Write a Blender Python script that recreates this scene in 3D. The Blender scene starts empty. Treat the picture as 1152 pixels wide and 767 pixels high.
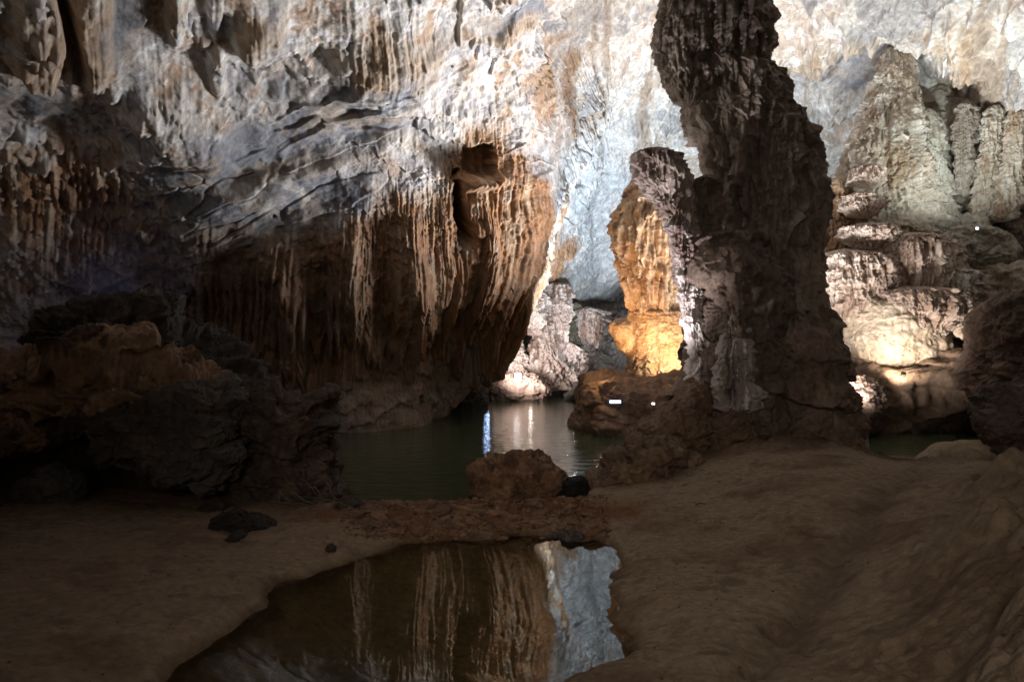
import bpy, math, random
import numpy as np

# ------------------------------------------------------------------ camera, world, lights, exposure
C = bpy.context.scene
COL = C.collection
FPX, CX0, HY, EYE = 768.0, 576.0, 395.0, 2.4


def W(px, py, D):
    """point seen at (px,py) of the photo, D metres in front of the camera"""
    return np.array([(px - CX0) / FPX * D, D, EYE + (HY - py) / FPX * D])


def G(px, py, z=0.0):
    D = (EYE - z) * FPX / (py - HY)
    return np.array([(px - CX0) / FPX * D, D, z])


cd = bpy.data.cameras.new('camera')
cam = bpy.data.objects.new('camera', cd)
COL.objects.link(cam)
cam.location = (0, 0, EYE)
cam.rotation_euler = (math.radians(90), 0, 0)
cd.sensor_width = 36
cd.lens = 24
cd.shift_y = (HY - 383.5) / 1152
cd.clip_start = 0.05
cd.clip_end = 500
C.camera = cam

wd = bpy.data.worlds.new('World')
C.world = wd
wd.use_nodes = True
wd.node_tree.nodes['Background'].inputs[0].default_value = (1.0, 0.78, 0.6, 1)
wd.node_tree.nodes['Background'].inputs[1].default_value = 0.17
C.view_settings.view_transform = 'Standard'
C.view_settings.look = 'None'
C.view_settings.exposure = 0.0
C.view_settings.gamma = 1
C.cycles.max_bounces = 6
C.cycles.diffuse_bounces = 4
C.cycles.glossy_bounces = 3
C.cycles.transparent_max_bounces = 6
C.cycles.use_denoising = True
C.cycles.sample_clamp_indirect = 0.0
try:
    C.cycles.denoiser = 'OPENIMAGEDENOISE'
except Exception:
    pass


def spot(name, pos, target, power, color, angle=90, blend=0.6, radius=0.15):
    l = bpy.data.lights.new(name, 'SPOT')
    l.energy = power
    l.color = color
    l.spot_size = math.radians(angle)
    l.spot_blend = blend
    l.shadow_soft_size = radius
    o = bpy.data.objects.new(name, l)
    COL.objects.link(o)
    o.location = tuple(pos)
    from mathutils import Vector
    d = Vector(tuple(np.array(target) - np.array(pos)))
    o.rotation_euler = d.to_track_quat('-Z', 'Y').to_euler()
    return o


def point(name, pos, power, color, radius=0.05):
    l = bpy.data.lights.new(name, 'POINT')
    l.energy = power
    l.color = color
    l.shadow_soft_size = radius
    o = bpy.data.objects.new(name, l)
    COL.objects.link(o)
    o.location = tuple(pos)
    return o


COOL = (0.80, 0.90, 1.0)
NEUT = (1.0, 0.93, 0.86)
WARM = (1.0, 0.50, 0.20)
LIGHTS = dict(
    roof=spot('roof_flood', W(862, 390, 19.4), W(600, -90, 19.5), 6000, (1.0, 0.95, 0.93), 116, 0.95, 2.0),
    roof2=spot('roof_flood_second', W(850, 430, 19.2), W(300, 20, 15), 15500, (0.96, 0.95, 0.98), 80, 1.0, 1.6),
    back=spot('passage_flood', W(676, 424, 25.5), W(680, 130, 34), 9500, (0.78, 0.9, 1.0), 120, 0.9, 0.7),
    side=spot('side_flood', W(880, 430, 18.8), W(1000, -150, 21), 6200, (0.93, 0.96, 1.0), 84, 0.9, 0.7),
    side2=spot('side_fill', W(958, 445, 18.2), W(1040, 300, 22.5), 1700, (1.0, 0.93, 0.87), 90, 0.9, 0.5),  # added fill for the right tiers, unseen behind the column foot
    far=spot('grotto_flood', W(579, 424, 31.2), W(625, 360, 38), 2600, (1.0, 0.92, 0.88), 110, 0.8, 0.4),
    amber=spot('amber_flood', W(674, 416, 20.2), W(722, 325, 23.3), 850, (1.0, 0.58, 0.29), 68, 0.7, 0.1),
    amber2=spot('amber_flood_near', W(768, 408, 20.8), W(745, 392, 23), 360, (1.0, 0.72, 0.44), 90, 0.7, 0.08),
    crust=spot('stump_flood', W(690, 476, 13.5), W(742, 310, 15.0), 1400, (1.0, 0.93, 0.95), 58, 0.8, 0.05),
    mound=spot('mound_flood', W(1014, 421, 19.6), W(1012, 392, 21.5), 170, (1.0, 0.82, 0.62), 130, 0.7, 0.1),
    green=spot('wall_flood', W(1094, 250, 19.6), W(1055, 60, 23), 1300, (0.9, 1.0, 0.96), 110, 0.9, 0.2),
    front=spot('column_fill', W(175, 325, 13.2), W(870, 230, 16), 1500, (1.0, 0.93, 0.84), 62, 1.0, 0.6),  # added fill on the dark column, standing in for light off the ceiling
    rear=spot('rear_fill', (-1.5, -5.0, 5.6), (2.0, 7.0, 0.0), 1700, (1.0, 0.88, 0.74), 66, 1.0, 1.5),  # added soft fill behind the camera to brighten the sand
    blue=point('blue_lamp', W(104, 346, 18.3), 5.0, (0.16, 0.3, 1.0), 0.08),
    ledge=point('ledge_lamp', W(674, 421, 20.0), 14, (1.0, 0.62, 0.32), 0.05),
    tubeglow=point('tube_glow', W(692, 449, 18.4), 3.5, (0.6, 0.7, 1.0), 0.08),
    grotto2=point('grotto_lamp', W(652, 378, 36.0), 70, (0.95, 0.95, 1.0), 0.08),
)

# ------------------------------------------------------------------ noise
rs = np.random.RandomState(7)
PERM = rs.permutation(256).astype(np.int32)
PERM = np.concatenate([PERM, PERM, PERM])
GR = rs.normal(size=(256, 3)).astype(np.float32)
GR /= np.linalg.norm(GR, axis=1)[:, None]
HV = rs.rand(256).astype(np.float32)


def perlin(p, seed=0):
    shp = p.shape[:-1]
    p = p.reshape(-1, 3).astype(np.float32) + np.float32(seed * 17.37 + 100.5)
    out = np.empty(len(p), np.float32)
    CH = 200000
    for a in range(0, len(p), CH):
        q = p[a:a + CH]
        i = np.floor(q).astype(np.int32)
        f = q - i
        i &= 255
        u = f * f * f * (f * (f * 6 - 15) + 10)
        r = 0
        for dx in (0, 1):
            wx = u[:, 0] if dx else 1 - u[:, 0]
            hx = PERM[i[:, 0] + dx]
            for dy in (0, 1):
                wy = u[:, 1] if dy else 1 - u[:, 1]
                hy = PERM[hx + i[:, 1] + dy]
                for dz in (0, 1):
                    wz = u[:, 2] if dz else 1 - u[:, 2]
                    g = GR[PERM[hy + i[:, 2] + dz]]
                    r = r + wx * wy * wz * (g[:, 0] * (f[:, 0] - dx) + g[:, 1] * (f[:, 1] - dy) + g[:, 2] * (f[:, 2] - dz))
        out[a:a + CH] = r
    return (out * 1.5).reshape(shp)


def fbm(p, octaves=4, seed=0, gain=0.5, lac=2.03):
    r = 0
    a = 1.0
    q = p
    for k in range(octaves):
        r = r + a * perlin(q, seed + k)
        a *= gain
        q = q * lac
    return r


def ridged(p, octaves=4, seed=0, gain=0.5):
    r = 0
    a = 1.0
    q = p
    t = 0
    for k in range(octaves):
        n = 1 - np.abs(perlin(q, seed + k)) * 2
        r = r + a * n
        t += a
        a *= gain
        q = q * 2.07
    return r / t


def billow(p, octaves=4, seed=0, gain=0.5):
    r = 0
    a = 1.0
    q = p
    for k in range(octaves):
        r = r + a * (np.abs(perlin(q, seed + k)) * 2 - 0.5)
        a *= gain
        q = q * 2.07
    return r


def worley(p, seed=0):
    """F1, F2 and a random value of the nearest cell, 3D"""
    shp = p.shape[:-1]
    p = p.reshape(-1, 3).astype(np.float32) + np.float32(seed * 13.7 + 60.3)
    n = len(p)
    F1 = np.empty(n, np.float32)
    F2 = np.empty(n, np.float32)
    V = np.empty(n, np.float32)
    CH = 100000
    for a in range(0, n, CH):
        q = p[a:a + CH]
        i = np.floor(q).astype(np.int32)
        f1 = np.full(len(q), 9, np.float32)
        f2 = np.full(len(q), 9, np.float32)
        v = np.zeros(len(q), np.float32)
        for dx in (-1, 0, 1):
            for dy in (-1, 0, 1):
                for dz in (-1, 0, 1):
                    c0 = (i[:, 0] + dx)
                    c1 = (i[:, 1] + dy)
                    c2 = (i[:, 2] + dz)
                    h = PERM[PERM[PERM[c0 & 255] + (c1 & 255)] + (c2 & 255)]
                    h2 = PERM[h + 37]
                    h3 = PERM[h2 + 91]
                    ddx = c0 + HV[h] - q[:, 0]
                    ddy = c1 + HV[h2] - q[:, 1]
                    ddz = c2 + HV[h3] - q[:, 2]
                    d = np.sqrt(ddx * ddx + ddy * ddy + ddz * ddz)
                    m = d < f1
                    f2 = np.where(m, f1, np.minimum(f2, d))
                    f1 = np.where(m, d, f1)
                    v = np.where(m, HV[PERM[h3 + 11]], v)
        F1[a:a + CH] = f1
        F2[a:a + CH] = f2
        V[a:a + CH] = v
    return F1.reshape(shp), F2.reshape(shp), V.reshape(shp)


def sst(a, b, x):
    t = np.clip((x - a) / (b - a), 0, 1)
    return t * t * (3 - 2 * t)


def mixc(c, col, m):
    return c + (np.array(col, np.float32) - c) * np.clip(m, 0, 1)[..., None]


def tiers(s, z, period, seed=0, tooth=0.12, tfreq=7.0, wander=0.5, sfreq=0.35):
    """overhanging flowstone lips with a ragged dripping edge. s: metres along, z: metres up"""
    o = np.zeros_like(s)
    st = lambda a, b, c: np.stack([a, b, c], -1)
    ph = z / period + wander * fbm(st(s * sfreq, z * 0.25, o), 3, seed)
    t = perlin(st(s * tfreq, z * 0.6, o), seed + 5) * 0.7 + perlin(st(s * tfreq * 2.3, z * 0.8, o), seed + 6) * 0.5
    ph = ph + tooth * t / period
    k = np.floor(ph)
    f = ph - k
    amp = 0.35 + 0.65 * np.abs(perlin(st(s * sfreq * 1.3, k * 3.7, o + 0.5), seed + 8)) * 2
    return (1 - f) ** 1.6 * amp * sst(0, 0.03, f)


# ------------------------------------------------------------------ materials
def rock_mat(name, rough=0.75, fine=1.0, bump=0.6, var=0.35, spec=0.3, scale=1.0):
    m = bpy.data.materials.new(name)
    m.use_nodes = True
    nt = m.node_tree
    N = nt.nodes
    L = nt.links
    b = N['Principled BSDF']
    at = N.new('ShaderNodeAttribute')
    at.attribute_name = 'Col'
    tc = N.new('ShaderNodeNewGeometry')
    n1 = N.new('ShaderNodeTexNoise')
    n1.inputs['Scale'].default_value = 5.0 * scale
    n1.inputs['Detail'].default_value = 8
    n1.inputs['Roughness'].default_value = 0.68
    L.new(tc.outputs['Position'], n1.inputs['Vector'])
    mr = N.new('ShaderNodeMapRange')
    mr.inputs[1].default_value = 0.3
    mr.inputs[2].default_value = 0.7
    mr.inputs[3].default_value = 1 - var
    mr.inputs[4].default_value = 1 + var * 0.7
    L.new(n1.outputs['Fac'], mr.inputs[0])
    mx = N.new('ShaderNodeMix')
    mx.data_type = 'RGBA'
    mx.blend_type = 'MULTIPLY'
    mx.inputs[0].default_value = 1
    L.new(at.outputs['Color'], mx.inputs[6])
    L.new(mr.outputs[0], mx.inputs[7])
    # thin mineral streaks running down the face
    mp = N.new('ShaderNodeMapping')
    mp.inputs['Scale'].default_value = (9 * scale, 9 * scale, 0.8 * scale)
    L.new(tc.outputs['Position'], mp.inputs['Vector'])
    n3 = N.new('ShaderNodeTexNoise')
    n3.inputs['Scale'].default_value = 1
    n3.inputs['Detail'].default_value = 5
    L.new(mp.outputs[0], n3.inputs['Vector'])
    mr3 = N.new('ShaderNodeMapRange')
    mr3.inputs[1].default_value = 0.35
    mr3.inputs[2].default_value = 0.65
    mr3.inputs[3].default_value = 1 - var * 0.55
    mr3.inputs[4].default_value = 1 + var * 0.3
    L.new(n3.outputs['Fac'], mr3.inputs[0])
    mx2 = N.new('ShaderNodeMix')
    mx2.data_type = 'RGBA'
    mx2.blend_type = 'MULTIPLY'
    mx2.inputs[0].default_value = 1
    L.new(mx.outputs[2], mx2.inputs[6])
    L.new(mr3.outputs[0], mx2.inputs[7])
    L.new(mx2.outputs[2], b.inputs['Base Color'])
    rr = N.new('ShaderNodeMapRange')
    rr.inputs[1].default_value = 0.3
    rr.inputs[2].default_value = 0.7
    rr.inputs[3].default_value = rough - 0.22
    rr.inputs[4].default_value = min(1, rough + 0.15)
    L.new(n3.outputs['Fac'], rr.inputs[0])
    L.new(rr.outputs[0], b.inputs['Roughness'])
    b.inputs['Specular IOR Level'].default_value = spec
    n2 = N.new('ShaderNodeTexNoise')
    n2.inputs['Scale'].default_value = 17.0 * fine * scale
    n2.inputs['Detail'].default_value = 9
    n2.inputs['Roughness'].default_value = 0.7
    L.new(tc.outputs['Position'], n2.inputs['Vector'])
    b1 = N.new('ShaderNodeBump')
    b1.inputs['Strength'].default_value = bump
    b1.inputs['Distance'].default_value = 0.10 / scale
    L.new(n1.outputs['Fac'], b1.inputs['Height'])
    b2 = N.new('ShaderNodeBump')
    b2.inputs['Strength'].default_value = bump
    b2.inputs['Distance'].default_value = 0.035 / scale
    L.new(n2.outputs['Fac'], b2.inputs['Height'])
    L.new(b1.outputs[0], b2.inputs['Normal'])
    L.new(b2.outputs[0], b.inputs['Normal'])
    return m


M_WALL = rock_mat('cave_limestone', 0.82, 1, 0.38, 0.34)
M_ROCK = rock_mat('dark_rock', 0.75, 1.4, 0.75, 0.4, 0.3, 1.4)
M_SAND = rock_mat('wet_sand', 0.88, 2.4, 0.8, 0.3, 0.12, 1.8)
M_FLOW = rock_mat('flowstone', 0.6, 1.2, 0.7, 0.3, 0.4, 1.2)


def flat_mat(name, col, rough=0.5, metal=0.0, emit=None, es=0.0):
    m = bpy.data.materials.new(name)
    m.use_nodes = True
    b = m.node_tree.nodes['Principled BSDF']
    N = m.node_tree.nodes
    n = N.new('ShaderNodeTexNoise')
    n.inputs['Scale'].default_value = 30
    mr = N.new('ShaderNodeMapRange')
    mr.inputs[3].default_value = max(0, rough - 0.15)
    mr.inputs[4].default_value = min(1, rough + 0.2)
    m.node_tree.links.new(n.outputs['Fac'], mr.inputs[0])
    m.node_tree.links.new(mr.outputs[0], b.inputs['Roughness'])
    b.inputs['Base Color'].default_value = (*col, 1)
    b.inputs['Metallic'].default_value = metal
    if emit:
        b.inputs['Emission Color'].default_value = (*emit, 1)
        b.inputs['Emission Strength'].default_value = es
    return m


def water_mat(name, tint, rough, amp, scale, stretch=(1, 1, 1), murk=0.75, through=(0.36, 0.30, 0.2)):
    m = bpy.data.materials.new(name)
    m.use_nodes = True
    nt = m.node_tree
    N = nt.nodes
    L = nt.links
    N.clear()
    out = N.new('ShaderNodeOutputMaterial')
    tc = N.new('ShaderNodeNewGeometry')
    mp = N.new('ShaderNodeMapping')
    mp.inputs['Scale'].default_value = stretch
    L.new(tc.outputs['Position'], mp.inputs['Vector'])
    n1 = N.new('ShaderNodeTexNoise')
    n1.inputs['Scale'].default_value = scale
    n1.inputs['Detail'].default_value = 4
    n1.inputs['Distortion'].default_value = 0.4
    L.new(mp.outputs[0], n1.inputs['Vector'])
    bp = N.new('ShaderNodeBump')
    bp.inputs['Strength'].default_value = 1
    bp.inputs['Distance'].default_value = amp
    L.new(n1.outputs['Fac'], bp.inputs['Height'])
    gl = N.new('ShaderNodeBsdfGlossy')
    gl.inputs['Roughness'].default_value = rough
    gl.inputs['Color'].default_value = (0.95, 0.97, 0.95, 1)
    L.new(bp.outputs[0], gl.inputs['Normal'])
    df = N.new('ShaderNodeBsdfDiffuse')
    df.inputs['Color'].default_value = (*tint, 1)
    tr = N.new('ShaderNodeBsdfTransparent')
    tr.inputs['Color'].default_value = (*through, 1)
    mt = N.new('ShaderNodeMixShader')
    mt.inputs[0].default_value = murk
    L.new(tr.outputs[0], mt.inputs[1])
    L.new(df.outputs[0], mt.inputs[2])
    fr = N.new('ShaderNodeFresnel')
    fr.inputs['IOR'].default_value = 1.36
    L.new(bp.outputs[0], fr.inputs['Normal'])
    mx = N.new('ShaderNodeMixShader')
    L.new(fr.outputs[0], mx.inputs[0])
    L.new(mt.outputs[0], mx.inputs[1])
    L.new(gl.outputs[0], mx.inputs[2])
    L.new(mx.outputs[0], out.inputs['Surface'])
    return m


# ------------------------------------------------------------------ mesh helpers
def mesh_from(name, verts, quads, col, mat, parent=None, smooth=True):
    me = bpy.data.meshes.new(name)
    v = np.ascontiguousarray(verts.reshape(-1, 3), dtype=np.float32)
    q = np.ascontiguousarray(quads.reshape(-1, 4), dtype=np.int32)
    me.vertices.add(len(v))
    me.vertices.foreach_set('co', v.ravel())
    me.loops.add(q.size)
    me.loops.foreach_set('vertex_index', q.ravel())
    me.polygons.add(len(q))
    me.polygons.foreach_set('loop_start', np.arange(0, q.size, 4, dtype=np.int32))
    me.polygons.foreach_set('loop_total', np.full(len(q), 4, dtype=np.int32))
    me.update(calc_edges=True)
    if smooth:
        me.polygons.foreach_set('use_smooth', np.ones(len(q), dtype=bool))
    if col is not None:
        a = me.color_attributes.new('Col', 'FLOAT_COLOR', 'POINT')
        c = np.ones((len(v), 4), np.float32)
        c[:, :3] = np.clip(np.broadcast_to(np.asarray(col, np.float32), (len(v), 3)) if np.ndim(col) == 1 else col.reshape(-1, 3), 0.004, 0.9)
        a.data.foreach_set('color', c.ravel())
    me.materials.append(mat)
    o = bpy.data.objects.new(name, me)
    COL.objects.link(o)
    if parent:
        o.parent = parent
    return o


def grid_quads(nr, nc, wrap=False):
    i = np.arange(nr * nc, dtype=np.int32).reshape(nr, nc)
    if wrap:
        r = np.roll(i, -1, 1)
        return np.stack([i[:-1], r[:-1], r[1:], i[1:]], -1).reshape(-1, 4)
    return np.stack([i[:-1, :-1], i[:-1, 1:], i[1:, 1:], i[1:, :-1]], -1).reshape(-1, 4)


def grid_normals(P):
    a = np.gradient(P, axis=0)
    b = np.gradient(P, axis=1)
    n = np.cross(a, b)
    return n / (np.linalg.norm(n, axis=-1, keepdims=True) + 1e-9)


def tag(o, label, cat, group=None):
    o['label'] = label
    o['category'] = cat
    if group:
        o['group'] = group
    return o


def empty(name, loc, label, cat, group=None):
    o = bpy.data.objects.new(name, None)
    COL.objects.link(o)
    o.location = tuple(loc)
    return tag(o, label, cat, group)


def under(root, parts):
    """parent meshes built in world coordinates to an empty standing at root"""
    for p in parts:
        p.parent = root
        p.location = tuple(-np.array(root.location))


def origin_to(o, p):
    """move the object's origin to p keeping its mesh where it is"""
    me = o.data
    n = len(me.vertices)
    v = np.empty(n * 3, np.float32)
    me.vertices.foreach_get('co', v)
    v = v.reshape(-1, 3) - np.array(p, np.float32)
    me.vertices.foreach_set('co', v.ravel())
    me.update()
    o.location = tuple(p)
    return o


# ------------------------------------------------------------------ the cave shell
def catmull(P, ts):
    n = len(P)
    i = np.clip(np.floor(ts).astype(int), 0, n - 2)
    f = (ts - i).reshape(-1, *([1] * (P.ndim - 1)))
    p0 = P[np.clip(i - 1, 0, n - 1)]
    p1 = P[i]
    p2 = P[i + 1]
    p3 = P[np.clip(i + 2, 0, n - 1)]
    return 0.5 * ((2 * p1) + (-p0 + p2) * f + (2 * p0 - 5 * p1 + 4 * p2 - p3) * f * f + (-p0 + 3 * p1 - 3 * p2 + p3) * f ** 3)


#        px columns of the visible part
PX = {
    'base': [-420, -130, 60, 220, 370, 460, 535, 592, 604, 645, 700, 790, 900, 1000, 1110, 1260, 1600],
}
#  py, D for every column (17)
ROWS = [
    (-200, [6, 7.5, 8.5, 9.5, 10.5, 11.2, 12, 12.6, 13.2, 14, 14.6, 15, 15, 14, 13, 11, 8], {}),
    (-40, [8, 10, 11.6, 12.6, 13.6, 14.4, 15.2, 16, 17, 18.5, 19.5, 20.5, 20.5, 19.5, 17.5, 14, 10], {}),
    (60, [9, 12.3, 13.8, 14.9, 16, 17, 18, 19, 20.5, 22.5, 24, 25.5, 25.5, 24, 21.5, 17, 11], {}),
    (150, [9.5, 14.5, 16.2, 17.2, 18.2, 19, 19.8, 21, 24.5, 28, 30, 31, 30, 27.5, 25, 18.5, 12], {7: 618, 8: 640, 9: 665}),
    (235, [10, 16, 18, 18.8, 19.4, 20, 20.6, 22.2, 29, 34, 36, 36, 33, 29, 26.5, 19.5, 12.5], {7: 606, 8: 622, 9: 655}),
    (310, [10.5, 17, 19.4, 20, 20.3, 20.8, 21.8, 23.6, 34, 39, 41, 40, 35, 29.5, 27.5, 20, 13], {6: 526, 7: 589, 8: 596}),
    (375, [10.8, 17.5, 20.3, 20.9, 21, 21.6, 23.3, 25.6, 38, 41.5, 44, 43, 36, 29.5, 27.5, 20, 13], {5: 450, 6: 505, 7: 561, 8: 550, 9: 616}),
    (None, [11, 17.5, 20.6, 20.6, 20.2, 21, 23.5, 26, 37, 39.5, 42, 42, 36, 28.5, 27, 20, 13], {4: 365, 5: 440, 6: 485, 7: 512, 8: 505, 9: 600}),
]
grid = []
# far overhead and behind the camera
grid.append([np.array([x, -7.0, 4.5 + 3.5 * math.cos((x - 1) / 13.0)]) for x in np.linspace(-15, 17, 17)])
grid.append([np.array([x, 1.5, 6.0 + 4.2 * math.cos((x - 2) / 14.0)]) for x in np.linspace(-13.5, 16, 17)])
for py, Ds, over in ROWS:
    r = []
    for k, D in enumerate(Ds):
        px = over.get(k, PX['base'][k])
        if py is None:
            X = (px - CX0) / FPX * D
            r.append(np.array([X, D, -0.15]))
        else:
            r.append(W(px, py, D))
    grid.append(r)
grid.append([p + np.array([0, 0.3, -2.2]) for p in grid[-1]])
CG = np.array(grid)  # rows x 17 x 3
# close the sides: a column that runs back past the camera on each side
Lc = CG[:, 0] * [1, 0, 1] + [-0.6, -7.5, 0]
Rc = CG[:, -1] * [1, 0, 1] + [0.6, -7.5, 0]
CG = np.concatenate([Lc[:, None], CG, Rc[:, None]], 1)
nR, nC = CG.shape[:2]
# density: most samples where the photo looks
tr = np.concatenate([np.linspace(0, 2, 70, endpoint=False), np.linspace(2, 3, 70, endpoint=False), np.linspace(3, nR - 2.0, 800, endpoint=False), np.linspace(nR - 2.0, nR - 1, 12)])
tcn = np.concatenate([np.linspace(0, 1, 30, endpoint=False), np.linspace(1, 2, 60, endpoint=False), np.linspace(2, 16, 1500, endpoint=False), np.linspace(16, 17, 60, endpoint=False), np.linspace(17, 18, 24)])
S = catmull(CG, tr)
S = catmull(S.transpose(1, 0, 2), tcn).transpose(1, 0, 2)
Nn = grid_normals(S)
# make normals look at the cave's inside
mid = np.array([1.0, 14.0, 4.0])
if np.mean(np.sum(Nn * (mid - S), -1)) < 0:
    Nn = -Nn
Yc = np.maximum(S[..., 1], 0.5)
U = S[..., 0] / Yc * FPX + CX0           # where each spot of the wall lies, for placing its mineral zones
V = HY - (S[..., 2] - EYE) / Yc * FPX
U = np.where(S[..., 1] > 3, U, np.sign(U) * 3000)


def blob(px, py, sx, sy, rot=0.0, p=2.0):
    c, s = math.cos(math.radians(rot)), math.sin(math.radians(rot))
    dx, dy = U - px, V - py
    a = (dx * c - dy * s) / sx
    b = (dx * s + dy * c) / sy
    return np.exp(-(a * a + b * b) ** (p / 2))


P = S.copy()
# ragged the masks with a domain warp
wv = fbm(S * 0.35, 4, 3)
wu = fbm(S * 0.35, 4, 11)
U0, V0 = U, V
U = U0 + wu * 34 + perlin(S * 1.7, 2) * 12
V = V0 + wv * 34 + perlin(S * 1.7, 4) * 12
# zones
zc = np.zeros_like(U)
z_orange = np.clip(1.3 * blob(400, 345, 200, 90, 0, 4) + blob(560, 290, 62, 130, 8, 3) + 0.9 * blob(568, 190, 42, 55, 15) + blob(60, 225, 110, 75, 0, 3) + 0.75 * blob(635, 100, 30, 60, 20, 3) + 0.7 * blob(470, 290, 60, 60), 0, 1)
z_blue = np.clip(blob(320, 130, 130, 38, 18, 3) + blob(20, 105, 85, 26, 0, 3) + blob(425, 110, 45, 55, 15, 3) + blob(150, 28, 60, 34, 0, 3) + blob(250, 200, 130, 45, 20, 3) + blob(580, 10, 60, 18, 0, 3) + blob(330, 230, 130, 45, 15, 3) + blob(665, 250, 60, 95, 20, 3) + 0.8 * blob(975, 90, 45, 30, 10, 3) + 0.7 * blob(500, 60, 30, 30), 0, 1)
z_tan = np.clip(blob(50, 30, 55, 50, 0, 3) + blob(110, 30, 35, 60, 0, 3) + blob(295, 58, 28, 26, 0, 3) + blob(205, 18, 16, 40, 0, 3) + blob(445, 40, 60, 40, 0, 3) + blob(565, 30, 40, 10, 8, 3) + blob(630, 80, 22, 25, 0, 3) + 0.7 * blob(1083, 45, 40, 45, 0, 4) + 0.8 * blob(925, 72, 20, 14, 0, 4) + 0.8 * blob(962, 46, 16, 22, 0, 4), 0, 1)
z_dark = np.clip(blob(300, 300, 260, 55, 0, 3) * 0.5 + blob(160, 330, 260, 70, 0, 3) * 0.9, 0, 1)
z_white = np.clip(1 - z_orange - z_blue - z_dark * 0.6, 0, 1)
lowz = sst(330, 420, V0)
# distances along the wall
s_len = np.cumsum(np.concatenate([np.zeros((S.shape[0], 1)), np.linalg.norm(np.diff(S, axis=1), axis=-1)], 1), 1)
s_h = S[..., 0] * 0.75 + S[..., 1] * 0.45
r0 = int(np.argmin(np.abs(tr - 7.2)))
s_col = np.broadcast_to(s_len[r0][None, :], S.shape[:2])  # one value down each fall line, so flutes run straight
Pz = np.stack([s_col, zc + 3.3, S[..., 2] * 0.10], -1) + 0.06 * fbm(S * 0.6, 3, 19)[..., None]
steep = 1 - np.abs(Nn[..., 2])
flute = ridged(Pz * 1.0, 3, 21) * 0.55 + ridged(Pz * np.array([2.6, 2.6, 4.0]), 3, 31) * 0.4
flute2 = billow(Pz * 6.5, 2, 41)
fl3 = ridged(Pz * np.array([4.6, 4.6, 2.0]), 3, 137) - 0.45
# diagonal ledges of the bedrock
dg = np.stack([S[..., 0] * 0.35 + S[..., 2] * 0.2, S[..., 1] * 0.3, S[..., 2] * 1.0 - S[..., 0] * 0.33], -1)
ledge = ridged(dg * 0.75, 4, 51)
lt = fbm(dg * 1.6, 4, 57)
pf1, pf2, pcv = worley(dg * np.array([1.1, 1.1, 1.9]) + 0.5 * fbm(dg * 1.2, 3, 53)[..., None], 5)
plate = (pcv - 0.5) * sst(0, 0.10, pf2 - pf1)
big = fbm(S * 0.22, 3, 61)
med = fbm(S * 0.8, 5, 65, 0.45)
crust = billow(S * 2.2, 4, 71, 0.6)
T1 = tiers(s_h, S[..., 2], 1.5, 80, 0.32, 3.2, 0.9, 0.22)
T2 = tiers(s_h + 30, S[..., 2], 0.7, 90, 0.2, 5.5, 1.0, 0.4)
disp = big * 0.6 + med * 0.15 * (1 - 0.6 * z_orange)
disp += z_orange * (flute * 0.17 + flute2 * 0.07 + T2 * 0.05)
disp += (1 - z_orange) * (1 - z_blue * 0.85) * (crust * 0.03 + (T1 * 0.17 + T2 * 0.07) * (1 + 0.9 * sst(600, 700, U0)) + flute * 0.12)
disp += z_blue * (ledge * 0.10 + lt * 0.08)
disp += (0.05 + 0.13 * sst(640, 740, U0) + 0.17 * z_blue + 0.12 * (1 - z_orange) * z_dark) * plate
disp += z_tan * (flute * 0.12 + fl3 * 0.08 + T1 * 0.12)
# long curtain whose fringe ends ragged above the dark undercut
st3_ = lambda a, b: np.stack([a, b, zc], -1)
edge = 2.3 + 1.6 * perlin(st3_(s_h * 0.45, zc), 131) + 0.9 * perlin(st3_(s_h * 2.3, zc), 133) + 0.5 * perlin(st3_(s_h * 5.5, zc), 134)
cur = sst(250, 330, U0) * (S[..., 1] < 27) * (U0 < 612)
disp += cur * 0.35 * sst(0, 0.25, S[..., 2] - edge) * sst(7.5, 2.0, S[..., 2])
disp += z_orange * (0.12 * fl3 + 0.10 * T1 + 0.05 * crust)
# big drapes and cavities
Uc, Vc = U, V
U = U0 + wu * 10
V = V0 + wv * 10
disp += 0.35 * blob(570, 265, 34, 110, 6, 3) + 0.5 * blob(590, 190, 40, 60, 15) + 0.5 * blob(540, 300, 16, 90, 2, 3)
disp += 0.8 * blob(455, 350, 20, 90, 0, 3) + 0.7 * blob(395, 340, 24, 80, 0, 3) + 0.5 * blob(330, 320, 30, 60, 20, 3)
cvn = fbm(S * 1.3, 4, 151, 0.6)
disp -= 1.6 * sst(0.35, 0.65, blob(516, 232, 9, 40, 0, 2) + 0.35 * cvn) + 0.75 * sst(0.4, 0.6, blob(543, 180, 17, 26, -35, 2) + 0.4 * cvn)
disp += 0.9 * blob(540, 206, 24, 7, 8, 3)
disp += 0.4 * blob(40, 20, 36, 56, 0, 8) + 0.35 * blob(108, 25, 24, 56, 0, 8) + 0.3 * blob(205, 8, 12, 46, 0, 8) + 0.25 * blob(246, 0, 8, 50, 0, 8) + 0.4 * blob(293, 54, 26, 24, 0, 6) + 0.3 * blob(247, 84, 9, 20, 0, 6)
disp += 0.4 * blob(1083, 45, 14, 42, 0, 6) + 0.35 * blob(1060, 35, 10, 34, 0, 6) + 0.35 * blob(1104, 40, 9, 44, 0, 6) + 0.35 * blob(925, 72, 17, 12, 0, 6) + 0.3 * blob(958, 44, 10, 20, 0, 6) + 0.3 * blob(975, 60, 5, 16, 0, 6)
disp -= 0.8 * blob(80, 30, 8, 50, 15, 3)
disp += 0.7 * blob(440, 70, 60, 40, 30, 3) - 0.2 * blob(330, 170, 120, 18, 20, 3) + 0.3 * blob(280, 215, 120, 20, 20, 3)
disp += 0.8 * blob(200, 140, 70, 50, -40, 3)
P = P + Nn * disp[..., None]
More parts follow.
